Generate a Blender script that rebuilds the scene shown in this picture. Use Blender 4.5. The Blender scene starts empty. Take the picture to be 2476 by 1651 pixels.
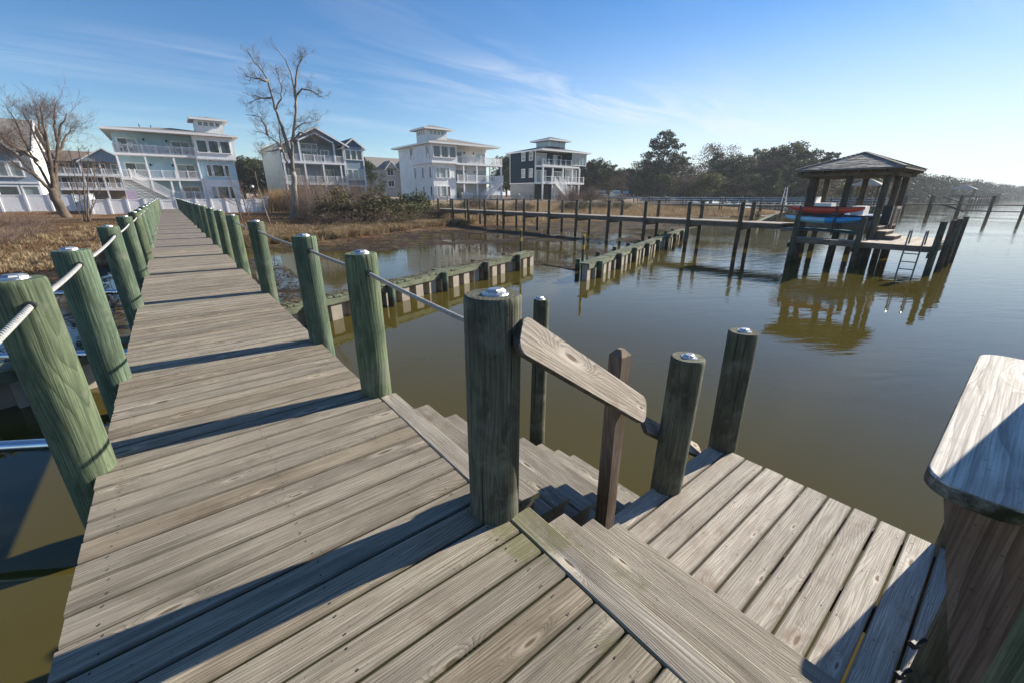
import bpy, math, random
from mathutils import Vector, Matrix, noise as mnoise
rnd = random.Random(11)
rad = math.radians
sc = bpy.context.scene
col = sc.collection

# ------------------------------------------------------------------ camera
cam_d = bpy.data.cameras.new('camera')
cam_d.sensor_fit = 'HORIZONTAL'
cam_d.sensor_width = 36.0
cam_d.lens = 14.371
cam_d.clip_start = 0.05
cam_d.clip_end = 20000
cam = bpy.data.objects.new('camera', cam_d)
cam.location = (0, 0, 1.45)
cam.rotation_euler = (rad(90 - 19.685), 0, rad(-38.718))
col.objects.link(cam)
sc.camera = cam

# ------------------------------------------------------------------ sky and sun
SUN_AZ, SUN_EL = 98.5, 27.0          # clockwise from +Y, degrees
world = bpy.data.worlds.new('World')
sc.world = world
world.use_nodes = True
nt = world.node_tree
nt.nodes.clear()
wout = nt.nodes.new('ShaderNodeOutputWorld')
wbg = nt.nodes.new('ShaderNodeBackground')
wbg.inputs['Strength'].default_value = 0.074
sky = nt.nodes.new('ShaderNodeTexSky')
sky.sky_type = 'NISHITA'
sky.sun_disc = False
sky.sun_elevation = rad(SUN_EL)
sky.sun_rotation = rad(SUN_AZ)
sky.altitude = 0
sky.air_density = 1.0
sky.dust_density = 0.0
sky.ozone_density = 3.0


def wn(t, **kw):
    n = nt.nodes.new(t)
    for k, v in kw.items():
        setattr(n, k, v)
    return n


# thin cirrus: noise laid out on a flat cloud deck overhead
tcw = wn('ShaderNodeTexCoord')
sepw = wn('ShaderNodeSeparateXYZ')
nt.links.new(tcw.outputs['Generated'], sepw.inputs[0])
zz = wn('ShaderNodeMath', operation='MAXIMUM')
nt.links.new(sepw.outputs['Z'], zz.inputs[0])
zz.inputs[1].default_value = 0.0
za = wn('ShaderNodeMath', operation='ADD')
nt.links.new(zz.outputs[0], za.inputs[0])
za.inputs[1].default_value = 0.10
dx = wn('ShaderNodeMath', operation='DIVIDE')
dy = wn('ShaderNodeMath', operation='DIVIDE')
nt.links.new(sepw.outputs['X'], dx.inputs[0]); nt.links.new(za.outputs[0], dx.inputs[1])
nt.links.new(sepw.outputs['Y'], dy.inputs[0]); nt.links.new(za.outputs[0], dy.inputs[1])
cmb = wn('ShaderNodeCombineXYZ')
nt.links.new(dx.outputs[0], cmb.inputs[0]); nt.links.new(dy.outputs[0], cmb.inputs[1])
mp = wn('ShaderNodeMapping')
mp.inputs['Rotation'].default_value = (0, 0, rad(16))
mp.inputs['Scale'].default_value = (0.55, 2.1, 1)
mp.inputs['Location'].default_value = (0.9, 0.35, 0)
nt.links.new(cmb.outputs[0], mp.inputs[0])
cn = wn('ShaderNodeTexNoise')
cn.inputs['Scale'].default_value = 1.6
cn.inputs['Detail'].default_value = 9
cn.inputs['Roughness'].default_value = 0.62
cn.inputs['Distortion'].default_value = 0.9
nt.links.new(mp.outputs[0], cn.inputs['Vector'])
cr = wn('ShaderNodeValToRGB')
cr.color_ramp.elements[0].position = 0.42
cr.color_ramp.elements[0].color = (0, 0, 0, 1)
cr.color_ramp.elements[1].position = 0.72
cr.color_ramp.elements[1].color = (1, 1, 1, 1)
nt.links.new(cn.outputs['Fac'], cr.inputs[0])
cn2 = wn('ShaderNodeTexNoise')
cn2.inputs['Scale'].default_value = 0.55
cn2.inputs['Detail'].default_value = 2
nt.links.new(mp.outputs[0], cn2.inputs['Vector'])
cr2 = wn('ShaderNodeValToRGB')
cr2.color_ramp.elements[0].position = 0.42
cr2.color_ramp.elements[1].position = 0.66
nt.links.new(cn2.outputs['Fac'], cr2.inputs[0])
# a broad cirrus bank lies over the houses and the wood
sub = wn('ShaderNodeVectorMath', operation='SUBTRACT')
nt.links.new(cmb.outputs[0], sub.inputs[0]); sub.inputs[1].default_value = (3.1, 2.15, 0)
mp2 = wn('ShaderNodeMapping')
mp2.inputs['Rotation'].default_value = (0, 0, rad(19))
nt.links.new(sub.outputs[0], mp2.inputs[0])
mul = wn('ShaderNodeVectorMath', operation='MULTIPLY')
nt.links.new(mp2.outputs[0], mul.inputs[0]); mul.inputs[1].default_value = (0.52, 1.7, 0)
ln_ = wn('ShaderNodeVectorMath', operation='LENGTH')
nt.links.new(mul.outputs[0], ln_.inputs[0])
mr = wn('ShaderNodeMapRange', interpolation_type='SMOOTHSTEP')
nt.links.new(ln_.outputs['Value'], mr.inputs[0])
mr.inputs[1].default_value = 0.15; mr.inputs[2].default_value = 1.25; mr.inputs[3].default_value = 0.9; mr.inputs[4].default_value = 0.0
c2s = wn('ShaderNodeMath', operation='MULTIPLY_ADD')
nt.links.new(cr2.outputs[0], c2s.inputs[0]); c2s.inputs[1].default_value = 0.40; nt.links.new(mr.outputs[0], c2s.inputs[2])
cm = wn('ShaderNodeMath', operation='MULTIPLY')
nt.links.new(cr.outputs[0], cm.inputs[0]); nt.links.new(c2s.outputs[0], cm.inputs[1])
cm2 = wn('ShaderNodeMath', operation='MULTIPLY')
nt.links.new(cm.outputs[0], cm2.inputs[0]); cm2.inputs[1].default_value = 0.8
wmix = wn('ShaderNodeMix', data_type='RGBA')
nt.links.new(cm2.outputs[0], wmix.inputs[0])
hsv = wn('ShaderNodeHueSaturation')
hsv.inputs['Saturation'].default_value = 1.25
hsv.inputs['Hue'].default_value = 0.505
hsv.inputs['Value'].default_value = 1.04
nt.links.new(sky.outputs[0], hsv.inputs['Color'])
nt.links.new(hsv.outputs[0], wmix.inputs[6])
wmix.inputs[7].default_value = (6.6, 6.9, 7.4, 1)
# thin bright veil of high cloud low on the sunward side
dt = wn('ShaderNodeVectorMath', operation='DOT_PRODUCT')
nt.links.new(tcw.outputs['Generated'], dt.inputs[0])
dt.inputs[1].default_value = (math.sin(rad(SUN_AZ)), math.cos(rad(SUN_AZ)), 0)
v1 = wn('ShaderNodeMapRange', interpolation_type='SMOOTHSTEP')
nt.links.new(dt.outputs['Value'], v1.inputs[0])
v1.inputs[1].default_value = 0.15; v1.inputs[2].default_value = 1.0; v1.inputs[3].default_value = 0.0; v1.inputs[4].default_value = 1.0
v2 = wn('ShaderNodeMapRange', interpolation_type='SMOOTHSTEP')
nt.links.new(sepw.outputs['Z'], v2.inputs[0])
v2.inputs[1].default_value = 0.0; v2.inputs[2].default_value = 0.36; v2.inputs[3].default_value = 0.8; v2.inputs[4].default_value = 0.0
v3 = wn('ShaderNodeMath', operation='MULTIPLY')
nt.links.new(v1.outputs[0], v3.inputs[0]); nt.links.new(v2.outputs[0], v3.inputs[1])
wmix2 = wn('ShaderNodeMix', data_type='RGBA')
nt.links.new(v3.outputs[0], wmix2.inputs[0]); nt.links.new(wmix.outputs[2], wmix2.inputs[6])
wmix2.inputs[7].default_value = (6.6, 7.0, 7.6, 1)
nt.links.new(wmix2.outputs[2], wbg.inputs['Color'])
nt.links.new(wbg.outputs[0], wout.inputs['Surface'])

sun_d = bpy.data.lights.new('sun', 'SUN')
sun_d.energy = 5.0
sun_d.angle = rad(0.5)
sun_d.color = (1.0, 0.925, 0.79)
sun = bpy.data.objects.new('sun', sun_d)
sdir = Vector((math.sin(rad(SUN_AZ)) * math.cos(rad(SUN_EL)), math.cos(rad(SUN_AZ)) * math.cos(rad(SUN_EL)), math.sin(rad(SUN_EL))))
sun.rotation_euler = sdir.to_track_quat('Z', 'Y').to_euler()
sun.location = (30, -5, 40)
col.objects.link(sun)

vs = sc.view_settings
vs.view_transform = 'Standard'
vs.look = 'None'
vs.gamma = 1.0
vs.exposure = 0.92
vs.use_curve_mapping = False
sc.render.engine = 'CYCLES'
sc.cycles.use_adaptive_sampling = True
sc.cycles.adaptive_threshold = 0.015
sc.cycles.use_denoising = True
sc.cycles.max_bounces = 6
sc.cycles.diffuse_bounces = 3
sc.cycles.glossy_bounces = 3
sc.cycles.transparent_max_bounces = 6
sc.cycles.caustics_reflective = False
sc.cycles.caustics_refractive = False

WATER_Z = -1.6

# ------------------------------------------------------------------ mesh helpers
WL = {}        # world location of every object we make (no parent is ever rotated or scaled)


class MB:
    def __init__(self):
        self.v = []; self.f = []; self.m = []

    def add(self, vs_, fs_, mi=0):
        b = len(self.v)
        self.v.extend([tuple(p) for p in vs_])
        for f_ in fs_:
            self.f.append(tuple(i + b for i in f_)); self.m.append(mi)
        return self

    def box(self, x0, x1, y0, y1, z0, z1, mi=0):
        return self.add([(x0, y0, z0), (x1, y0, z0), (x1, y1, z0), (x0, y1, z0), (x0, y0, z1), (x1, y0, z1), (x1, y1, z1), (x0, y1, z1)],
                        [(0, 3, 2, 1), (4, 5, 6, 7), (0, 1, 5, 4), (1, 2, 6, 5), (2, 3, 7, 6), (3, 0, 4, 7)], mi)

    def bar(self, p, q, w, h, mi=0, up=(0, 0, 1)):
        p = Vector(p); q = Vector(q); d = (q - p).normalized(); up = Vector(up)
        s = d.cross(up)
        if s.length < 1e-4:
            s = Vector((1, 0, 0))
        s.normalize(); u = s.cross(d)
        s = s * (w / 2); u = u * (h / 2)
        return self.add([p - s - u, p + s - u, p + s + u, p - s + u, q - s - u, q + s - u, q + s + u, q - s + u],
                        [(0, 1, 2, 3), (7, 6, 5, 4), (0, 4, 5, 1), (1, 5, 6, 2), (2, 6, 7, 3), (3, 7, 4, 0)], mi)

    def tube(self, path, rs, n=8, mi=0, cap=True, squash=None):
        path = [Vector(p) for p in path]
        if not isinstance(rs, (list, tuple)):
            rs = [rs] * len(path)
        b = len(self.v); k = len(path)
        ref = Vector((0.31, 0.77, 0.55)).normalized()
        for i, p in enumerate(path):
            a = path[max(i - 1, 0)]; c = path[min(i + 1, k - 1)]
            d = (c - a).normalized()
            s = d.cross(ref)
            if s.length < 1e-3:
                s = d.cross(Vector((1, 0, 0)))
            s.normalize(); u = s.cross(d)
            for j in range(n):
                t = 2 * math.pi * j / n
                self.v.append(tuple(p + (s * math.cos(t) + u * math.sin(t)) * rs[i]))
        for i in range(k - 1):
            for j in range(n):
                j2 = (j + 1) % n
                self.f.append((b + i * n + j, b + i * n + j2, b + (i + 1) * n + j2, b + (i + 1) * n + j)); self.m.append(mi)
        if cap:
            self.f.append(tuple(b + j for j in reversed(range(n)))); self.m.append(mi)
            self.f.append(tuple(b + (k - 1) * n + j for j in range(n))); self.m.append(mi)
        return self

    def cyl(self, p, q, r0, r1=None, n=12, mi=0):
        return self.tube([p, q], [r0, r0 if r1 is None else r1], n, mi)

    def prism_y(self, poly, y0, y1, mi=0):
        k = len(poly)
        return self.add([(x, y0, z) for x, z in poly] + [(x, y1, z) for x, z in poly],
                        [tuple(range(k)), tuple(reversed(range(k, 2 * k)))] + [(i, i + k, (i + 1) % k + k, (i + 1) % k) for i in range(k)], mi)

    def prism_x(self, poly, x0, x1, mi=0):
        k = len(poly)
        return self.add([(x0, y, z) for y, z in poly] + [(x1, y, z) for y, z in poly],
                        [tuple(range(k)), tuple(reversed(range(k, 2 * k)))] + [(i, i + k, (i + 1) % k + k, (i + 1) % k) for i in range(k)], mi)

    def loft(self, sections, mi=0, cap=True):
        n = len(sections[0]); b = len(self.v)
        for s in sections:
            self.v.extend([tuple(p) for p in s])
        for i in range(len(sections) - 1):
            for j in range(n):
                j2 = (j + 1) % n
                self.f.append((b + i * n + j, b + i * n + j2, b + (i + 1) * n + j2, b + (i + 1) * n + j)); self.m.append(mi)
        if cap:
            self.f.append(tuple(b + j for j in reversed(range(n)))); self.m.append(mi)
            e = b + (len(sections) - 1) * n
            self.f.append(tuple(e + j for j in range(n))); self.m.append(mi)
        return self

    def mesh(self, name, mats, smooth=False, off=(0, 0, 0)):
        me = bpy.data.meshes.new(name)
        ox, oy, oz = off
        me.from_pydata([(x - ox, y - oy, z - oz) for x, y, z in self.v], [], self.f)
        if not isinstance(mats, (list, tuple)):
            mats = [mats]
        for m_ in mats:
            me.materials.append(m_)
        if len(mats) > 1:
            me.polygons.foreach_set('material_index', self.m)
        if smooth:
            me.polygons.foreach_set('use_smooth', [True] * len(me.polygons))
            if smooth != 'all':
                try:
                    me.set_sharp_from_angle(angle=rad(40))
                except Exception:
                    pass
        me.update()
        return me

    def build(self, name, mats, parent=None, smooth=False, loc=None):
        """mesh given in world coordinates; the origin goes to loc (default: bottom centre)"""
        if loc is None:
            xs = [p[0] for p in self.v]; ys = [p[1] for p in self.v]; zs = [p[2] for p in self.v]
            loc = ((min(xs) + max(xs)) / 2, (min(ys) + max(ys)) / 2, min(zs))
        return place(self.mesh(name, mats, smooth, loc), name, loc, parent)


def place(me, name, loc, parent=None, rot=None):
    o = bpy.data.objects.new(name, me)
    col.objects.link(o)
    loc = Vector(loc)
    if parent is not None:
        o.parent = parent
        o.location = loc - WL[parent.name]
    else:
        o.location = loc
    WL[o.name] = loc
    if rot is not None:
        o.rotation_euler = rot
    return o


def tag(o, label=None, cat=None, group=None, kind=None):
    if label: o['label'] = label
    if cat: o['category'] = cat
    if group: o['group'] = group
    if kind: o['kind'] = kind
    return o


def thing(name, label, cat, loc, group=None):
    o = bpy.data.objects.new(name, None)
    o.empty_display_size = 0.2
    col.objects.link(o)
    o.location = loc
    WL[o.name] = Vector(loc)
    return tag(o, label, cat, group)


# ------------------------------------------------------------------ materials
def mat_new(name):
    m = bpy.data.materials.new(name)
    m.use_nodes = True
    t = m.node_tree
    t.nodes.clear()
    out = t.nodes.new('ShaderNodeOutputMaterial')
    bs = t.nodes.new('ShaderNodeBsdfPrincipled')
    t.links.new(bs.outputs[0], out.inputs[0])
    return m, t, bs


class G:
    """small node-graph writer"""
    def __init__(self, t):
        self.t = t

    def _in(self, n, i, v):
        if v is None:
            return
        s = n.inputs[i]
        if isinstance(v, bpy.types.NodeSocket):
            self.t.links.new(v, s)
        else:
            s.default_value = v

    def math(self, op, a, b=None, c=None, clamp=False):
        n = self.t.nodes.new('ShaderNodeMath'); n.operation = op; n.use_clamp = clamp
        self._in(n, 0, a); self._in(n, 1, b); self._in(n, 2, c)
        return n.outputs[0]

    def mix(self, f, a, b, blend='MIX'):
        n = self.t.nodes.new('ShaderNodeMix'); n.data_type = 'RGBA'; n.blend_type = blend
        n.clamp_factor = True
        self._in(n, 0, f); self._in(n, 6, a); self._in(n, 7, b)
        return n.outputs[2]

    def noise(self, vec, scale=1.0, detail=3, rough=0.5, dist=0.0):
        n = self.t.nodes.new('ShaderNodeTexNoise')
        self._in(n, 'Vector', vec); self._in(n, 'Scale', scale); self._in(n, 'Detail', detail)
        self._in(n, 'Roughness', rough); self._in(n, 'Distortion', dist)
        return n.outputs['Fac']

    def voro(self, vec, scale=1.0, out='Distance', rnd_=1.0):
        n = self.t.nodes.new('ShaderNodeTexVoronoi')
        self._in(n, 'Vector', vec); self._in(n, 'Scale', scale); self._in(n, 'Randomness', rnd_)
        return n.outputs[out]

    def sep(self, v):
        n = self.t.nodes.new('ShaderNodeSeparateXYZ'); self._in(n, 0, v)
        return n.outputs[0], n.outputs[1], n.outputs[2]

    def comb(self, x=0.0, y=0.0, z=0.0):
        n = self.t.nodes.new('ShaderNodeCombineXYZ')
        self._in(n, 0, x); self._in(n, 1, y); self._in(n, 2, z)
        return n.outputs[0]

    def rng(self, v, a, b, c=0.0, d=1.0, smooth=True):
        n = self.t.nodes.new('ShaderNodeMapRange')
        n.interpolation_type = 'SMOOTHSTEP' if smooth else 'LINEAR'
        self._in(n, 0, v); self._in(n, 1, a); self._in(n, 2, b); self._in(n, 3, c); self._in(n, 4, d)
        return n.outputs[0]

    def ramp(self, v, stops):
        n = self.t.nodes.new('ShaderNodeValToRGB')
        e = n.color_ramp.elements
        while len(e) > 1:
            e.remove(e[-1])
        e[0].position = stops[0][0]; e[0].color = (*stops[0][1], 1)
        for p, c in stops[1:]:
            x = e.new(p); x.color = (*c, 1)
        self._in(n, 0, v)
        return n.outputs[0]

    def obj(self):
        return self.t.nodes.new('ShaderNodeTexCoord').outputs['Object']

    def pos(self):
        return self.t.nodes.new('ShaderNodeNewGeometry').outputs['Position']

    def rand(self):
        return self.t.nodes.new('ShaderNodeObjectInfo').outputs['Random']

    def bump(self, h, strength, dist=0.01):
        n = self.t.nodes.new('ShaderNodeBump')
        self._in(n, 'Strength', strength); self._in(n, 'Distance', dist); self._in(n, 'Height', h)
        return n.outputs[0]

    def vm(self, op, a, b):
        n = self.t.nodes.new('ShaderNodeVectorMath'); n.operation = op
        self._in(n, 0, a); self._in(n, 1, b)
        return n.outputs[0]


def c4(c):
    return (c[0], c[1], c[2], 1)


def wood(name, light, mid, dark, axis='X', line=0.45, rough=0.82, knot=1.0, bump=0.5, moss=False, wet=False, var=0.35, ring=26.0, crack=0.0, tint=None, flank=None, patch=None, edge=None):
    m, t, bs = mat_new(name)
    g = G(t)
    o = g.obj(); r = g.rand()
    off = g.comb(g.math('MULTIPLY', r, 61.0), g.math('MULTIPLY', r, 17.0), g.math('MULTIPLY', r, 29.0))
    x, y, z = g.sep(g.vm('ADD', o, off))
    if axis == 'X': u, v, w = x, y, z
    elif axis == 'Y': u, v, w = y, x, z
    elif axis == 'ZY': u, v, w = z, y, x
    else: u, v, w = z, x, y
    # knots
    kv = g.comb(g.math('MULTIPLY', u, 1.5), g.math('MULTIPLY', v, 6.0), g.math('MULTIPLY', w, 6.0))
    vn = t.nodes.new('ShaderNodeTexVoronoi')
    if axis != 'Z': vn.voronoi_dimensions = '2D'
    t.links.new(kv, vn.inputs['Vector']); vn.inputs['Scale'].default_value = 1.0
    kd = vn.outputs['Distance']
    ksel = g.rng(g.sep(vn.outputs['Color'])[0], 0.54, 0.58)
    kd = g.math('MULTIPLY', kd, g.math('ADD', g.math('MULTIPLY', g.sep(vn.outputs['Color'])[1], 1.7), 1.1))   # knots of different size
    kd = g.math('ADD', kd, g.math('MULTIPLY', g.math('SUBTRACT', g.noise(kv, 5.0, 2, 0.6), 0.5), 0.07))
    kn = g.math('MULTIPLY', g.rng(kd, 0.0, 0.5, 1.0, 0.0), ksel)
    kcore = g.math('MULTIPLY', g.rng(kd, 0.05, 0.12, 1.0, 0.0), ksel)
    khalo = g.math('MULTIPLY', g.rng(kd, 0.10, 0.28, 1.0, 0.0), ksel)
    # growth rings: lines along the grain that swing round the knots
    lown = g.noise(g.comb(g.math('MULTIPLY', u, 0.55), g.math('MULTIPLY', v, 3.2), g.math('MULTIPLY', w, 3.2)), 1.0, 2, 0.5)
    wob = g.noise(g.comb(g.math('MULTIPLY', u, 3.0), g.math('MULTIPLY', v, 14.0), g.math('MULTIPLY', w, 14.0)), 1.0, 2, 0.5)
    rc = g.math('ADD', g.math('MULTIPLY', lown, ring), g.math('MULTIPLY', kn, 6.5))
    rc = g.math('ADD', rc, g.math('MULTIPLY', wob, 1.0))
    rc = g.math('ADD', rc, g.math('MULTIPLY', g.math('ADD', v, g.math('MULTIPLY', w, 0.7)) if axis == 'Z' else v, ring * 3.3))
    fr = g.math('FRACT', rc)
    ln = g.math('POWER', fr, 2.2)
    # fibre
    fib = g.noise(g.comb(g.math('MULTIPLY', u, 3.5), g.math('MULTIPLY', v, 190.0), g.math('MULTIPLY', w, 190.0)), 1.0, 3, 0.6)
    fib2 = g.noise(g.comb(g.math('MULTIPLY', u, 1.6), g.math('MULTIPLY', v, 48.0), g.math('MULTIPLY', w, 48.0)), 1.0, 3, 0.6)
    blot = g.noise(g.comb(g.math('MULTIPLY', u, 2.2), g.math('MULTIPLY', v, 7.0), g.math('MULTIPLY', w, 7.0)), 1.0, 4, 0.6, 0.4)
    base = g.ramp(blot, [(0.22, dark), (0.42, mid), (0.58, light), (0.85, mid)])
    base = g.mix(g.math('MULTIPLY', ln, line), base, c4([c * 0.42 for c in dark]))
    base = g.mix(g.rng(fib, 0.35, 0.66, 0.55, 0.0), base, c4([c * 0.55 for c in dark]))
    base = g.mix(g.rng(fib2, 0.55, 0.75, 0.0, 0.5), base, c4([min(1, c * 1.22) for c in light]))
    base = g.mix(g.math('MULTIPLY', khalo, 0.6 * knot), base, c4([c * 1.15 for c in light]))
    base = g.mix(g.math('MULTIPLY', kcore, 0.9 * knot), base, c4([dark[0] * 0.62, dark[1] * 0.5, dark[2] * 0.4]))
    # stains that differ from piece to piece
    p = g.pos()
    st = g.noise(p, 3.1, 4, 0.65)
    base = g.mix(g.rng(st, 0.57, 0.74, 0.0, 0.55), base, c4([dark[0] * 0.75, dark[1] * 0.62, dark[2] * 0.52]))
    spk = g.noise(p, 60.0, 2, 0.5)
    base = g.mix(g.rng(spk, 0.66, 0.74, 0.0, 0.5), base, c4([c * 0.35 for c in dark]))
    if tint is not None:
        base = g.mix(g.rng(g.math('FRACT', g.math('MULTIPLY', r, 7.31)), 0.35, 0.95, 0.0, 0.75), base, g.mix(1.0, base, c4(tint), 'MULTIPLY'))
    vb = g.math('ADD', g.math('MULTIPLY', g.math('FRACT', g.math('MULTIPLY', r, 13.7)), var), 1.0 - var * 0.5)
    base = g.mix(1.0, base, g.comb(vb, vb, vb), 'MULTIPLY')
    if moss:
        px, py, pz = g.sep(p)
        d = g.math('SQRT', g.math('ADD', g.math('POWER', g.math('SUBTRACT', px, 1.02), 2.0), g.math('MULTIPLY', g.math('POWER', g.math('SUBTRACT', py, 1.10), 2.0), 1.6)))
        mz = g.rng(d, 0.10, 0.48, 1.0, 0.0)
        mn = g.noise(p, 13.0, 5, 0.7)
        mm = g.rng(g.math('ADD', g.math('MULTIPLY', mz, 0.55), mn), 0.83, 1.05, 0.0, 0.5)
        base = g.mix(mm, base, (0.115, 0.125, 0.022, 1))
        # patches further along the joints
        m2 = g.noise(p, 2.6, 4, 0.65)
        lim = g.math('MULTIPLY', g.rng(m2, 0.60, 0.72, 0.0, 0.5), g.rng(py, 0.4, 1.4, 1.0, 0.0))
        base = g.mix(lim, base, (0.125, 0.125, 0.035, 1))
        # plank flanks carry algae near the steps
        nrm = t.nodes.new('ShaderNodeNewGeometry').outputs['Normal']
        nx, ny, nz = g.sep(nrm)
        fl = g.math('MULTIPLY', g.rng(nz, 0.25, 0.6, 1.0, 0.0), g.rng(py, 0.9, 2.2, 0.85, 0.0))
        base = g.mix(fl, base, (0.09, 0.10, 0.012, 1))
    if edge is not None:
        ey = g.math('ABSOLUTE', g.sep(o)[1])
        en = g.math('MULTIPLY', g.noise(p, 22.0, 3, 0.6), 0.012)
        base = g.mix(g.rng(g.math('ADD', ey, en), edge - 0.009, edge + 0.004, 0.0, 0.48), base, c4([q * 0.32 for q in dark]))
    if patch is not None:
        pn = g.noise(g.comb(g.math('MULTIPLY', u, 3.2), g.math('MULTIPLY', v, 8.0), g.math('MULTIPLY', w, 8.0)), 1.0, 5, 0.68, 0.6)
        base = g.mix(g.rng(pn, 0.50, 0.66, 0.0, 0.8), base, c4(patch))
        pn2 = g.noise(g.comb(g.math('MULTIPLY', u, 0.9), g.math('MULTIPLY', v, 26.0), g.math('MULTIPLY', w, 26.0)), 1.0, 4, 0.65)
        base = g.mix(g.rng(pn2, 0.56, 0.66, 0.0, 0.5), base, c4([q * 0.55 for q in patch]))
        ck = g.noise(g.comb(g.math('MULTIPLY', u, 0.7), g.math('MULTIPLY', v, 42.0), g.math('MULTIPLY', w, 42.0)), 1.0, 2, 0.5, 0.35)
        crk = g.rng(ck, 0.665, 0.70)
        base = g.mix(g.math('MULTIPLY', crk, 0.85), base, c4([q * 0.18 for q in patch]))
        gry = g.noise(p, 5.5, 4, 0.6)
        base = g.mix(g.rng(gry, 0.52, 0.72, 0.0, 0.6), base, (0.185, 0.185, 0.15, 1))
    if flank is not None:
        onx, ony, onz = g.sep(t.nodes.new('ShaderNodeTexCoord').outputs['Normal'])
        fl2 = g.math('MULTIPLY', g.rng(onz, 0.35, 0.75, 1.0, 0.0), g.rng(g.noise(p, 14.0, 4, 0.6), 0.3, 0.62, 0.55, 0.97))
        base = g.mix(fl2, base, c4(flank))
    if wet:
        px, py, pz = g.sep(p)
        wn_ = g.math('ADD', pz, g.math('MULTIPLY', g.noise(p, 6.0, 3, 0.5), 0.25))
        base = g.mix(g.rng(wn_, -1.30, -1.05, 0.85, 0.0), base, (0.035, 0.028, 0.016, 1))
    t.links.new(base, bs.inputs['Base Color'])
    bs.inputs['Roughness'].default_value = rough
    bs.inputs['Specular IOR Level'].default_value = 0.25
    hgt = g.math('ADD', g.math('MULTIPLY', ln, -0.6), g.math('MULTIPLY', fib, 0.7))
    hgt = g.math('SUBTRACT', hgt, g.math('MULTIPLY', kcore, 0.8))
    t.links.new(g.bump(hgt, bump, 0.0035), bs.inputs['Normal'])
    return m


def plain(name, c, rough=0.6, metal=0.0, var=0.12, scale=2.0, bump=0.0, spec=0.5, bscale=60.0, dirt=0.0):
    m, t, bs = mat_new(name)
    g = G(t)
    o = g.obj(); p = g.pos()
    n = g.noise(p, scale, 5, 0.6)
    b = g.mix(g.rng(n, 0.3, 0.7), c4([x * (1 - var) for x in c]), c4([min(1, x * (1 + var)) for x in c]))
    if dirt > 0:
        n2 = g.noise(p, scale * 4.3, 6, 0.7)
        b = g.mix(g.rng(n2, 0.52, 0.75, 0.0, dirt), b, c4([x * 0.45 for x in c]))
    r = g.rand()
    vb = g.math('ADD', g.math('MULTIPLY', r, var), 1 - var * 0.5)
    b = g.mix(1.0, b, g.comb(vb, vb, vb), 'MULTIPLY')
    t.links.new(b, bs.inputs['Base Color'])
    bs.inputs['Roughness'].default_value = rough
    bs.inputs['Metallic'].default_value = metal
    bs.inputs['Specular IOR Level'].default_value = spec
    if bump > 0:
        t.links.new(g.bump(g.noise(p, bscale, 4, 0.6), bump, 0.01), bs.inputs['Normal'])
    return m


def siding(name, c, pitch=0.18, vertical=False, rough=0.6):
    m, t, bs = mat_new(name)
    g = G(t)
    p = g.pos()
    x, y, z = g.sep(p)
    n = g.noise(p, 0.9, 5, 0.65)
    b = g.mix(g.rng(n, 0.3, 0.7), c4([k * 0.9 for k in c]), c4([min(1, k * 1.06) for k in c]))
    if vertical:
        f = g.math('FRACT', g.math('DIVIDE', g.math('ADD', x, y), 0.42))
        h = g.rng(g.math('ABSOLUTE', g.math('SUBTRACT', f, 0.5)), 0.03, 0.08, 1.0, 0.0)
    else:
        f = g.math('FRACT', g.math('DIVIDE', z, pitch))
        h = g.math('SUBTRACT', 1.0, f)
    t.links.new(b, bs.inputs['Base Color'])
    bs.inputs['Roughness'].default_value = rough
    bs.inputs['Specular IOR Level'].default_value = 0.08
    t.links.new(g.bump(h, 1.0, 0.02), bs.inputs['Normal'])
    return m


def leafmat(name, a, b, trans=0.25):
    m, t, bs = mat_new(name)
    g = G(t)
    p = g.pos(); r = g.rand()
    n = g.noise(p, 0.8, 3, 0.6)
    n2 = g.noise(p, 7.0, 2, 0.5)
    f = g.math('ADD', g.math('MULTIPLY', n, 0.7), g.math('ADD', g.math('MULTIPLY', n2, 0.35), g.math('MULTIPLY', g.math('SUBTRACT', r, 0.5), 0.35)))
    c = g.mix(g.rng(f, 0.35, 0.75), c4(a), c4(b))
    t.links.new(c, bs.inputs['Base Color'])
    bs.inputs['Roughness'].default_value = 0.65
    bs.inputs['Specular IOR Level'].default_value = 0.25
    tr = t.nodes.new('ShaderNodeBsdfTranslucent')
    t.links.new(c, tr.inputs[0])
    mx = t.nodes.new('ShaderNodeMixShader')
    mx.inputs[0].default_value = trans
    t.links.new(bs.outputs[0], mx.inputs[1]); t.links.new(tr.outputs[0], mx.inputs[2])
    t.links.new(mx.outputs[0], [n_ for n_ in t.nodes if n_.type == 'OUTPUT_MATERIAL'][0].inputs[0])
    return m


M = {}
M['deck'] = wood('weathered_deck_wood', (0.40, 0.35, 0.275), (0.31, 0.267, 0.207), (0.172, 0.145, 0.11), 'X', moss=True, line=0.62, var=0.36, tint=(0.90, 0.84, 0.76), edge=0.069)
M['deckfar'] = wood('weathered_deck_wood_far', (0.36, 0.315, 0.26), (0.285, 0.245, 0.2), (0.17, 0.14, 0.11), 'X', line=0.6, var=0.1)
M['tread'] = wood('weathered_tread_wood', (0.42, 0.375, 0.31), (0.335, 0.295, 0.24), (0.2, 0.168, 0.13), 'X', moss=True, line=0.68, var=0.3)
M['platform'] = wood('bleached_platform_wood', (0.56, 0.505, 0.435), (0.47, 0.415, 0.35), (0.28, 0.235, 0.19), 'X', line=0.5, var=0.25, edge=0.0705)
M['rail'] = wood('rail_wood', (0.47, 0.415, 0.36), (0.38, 0.33, 0.275), (0.2, 0.16, 0.125), 'X', line=0.8, ring=22, var=0.12, flank=(0.05, 0.042, 0.033))
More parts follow.
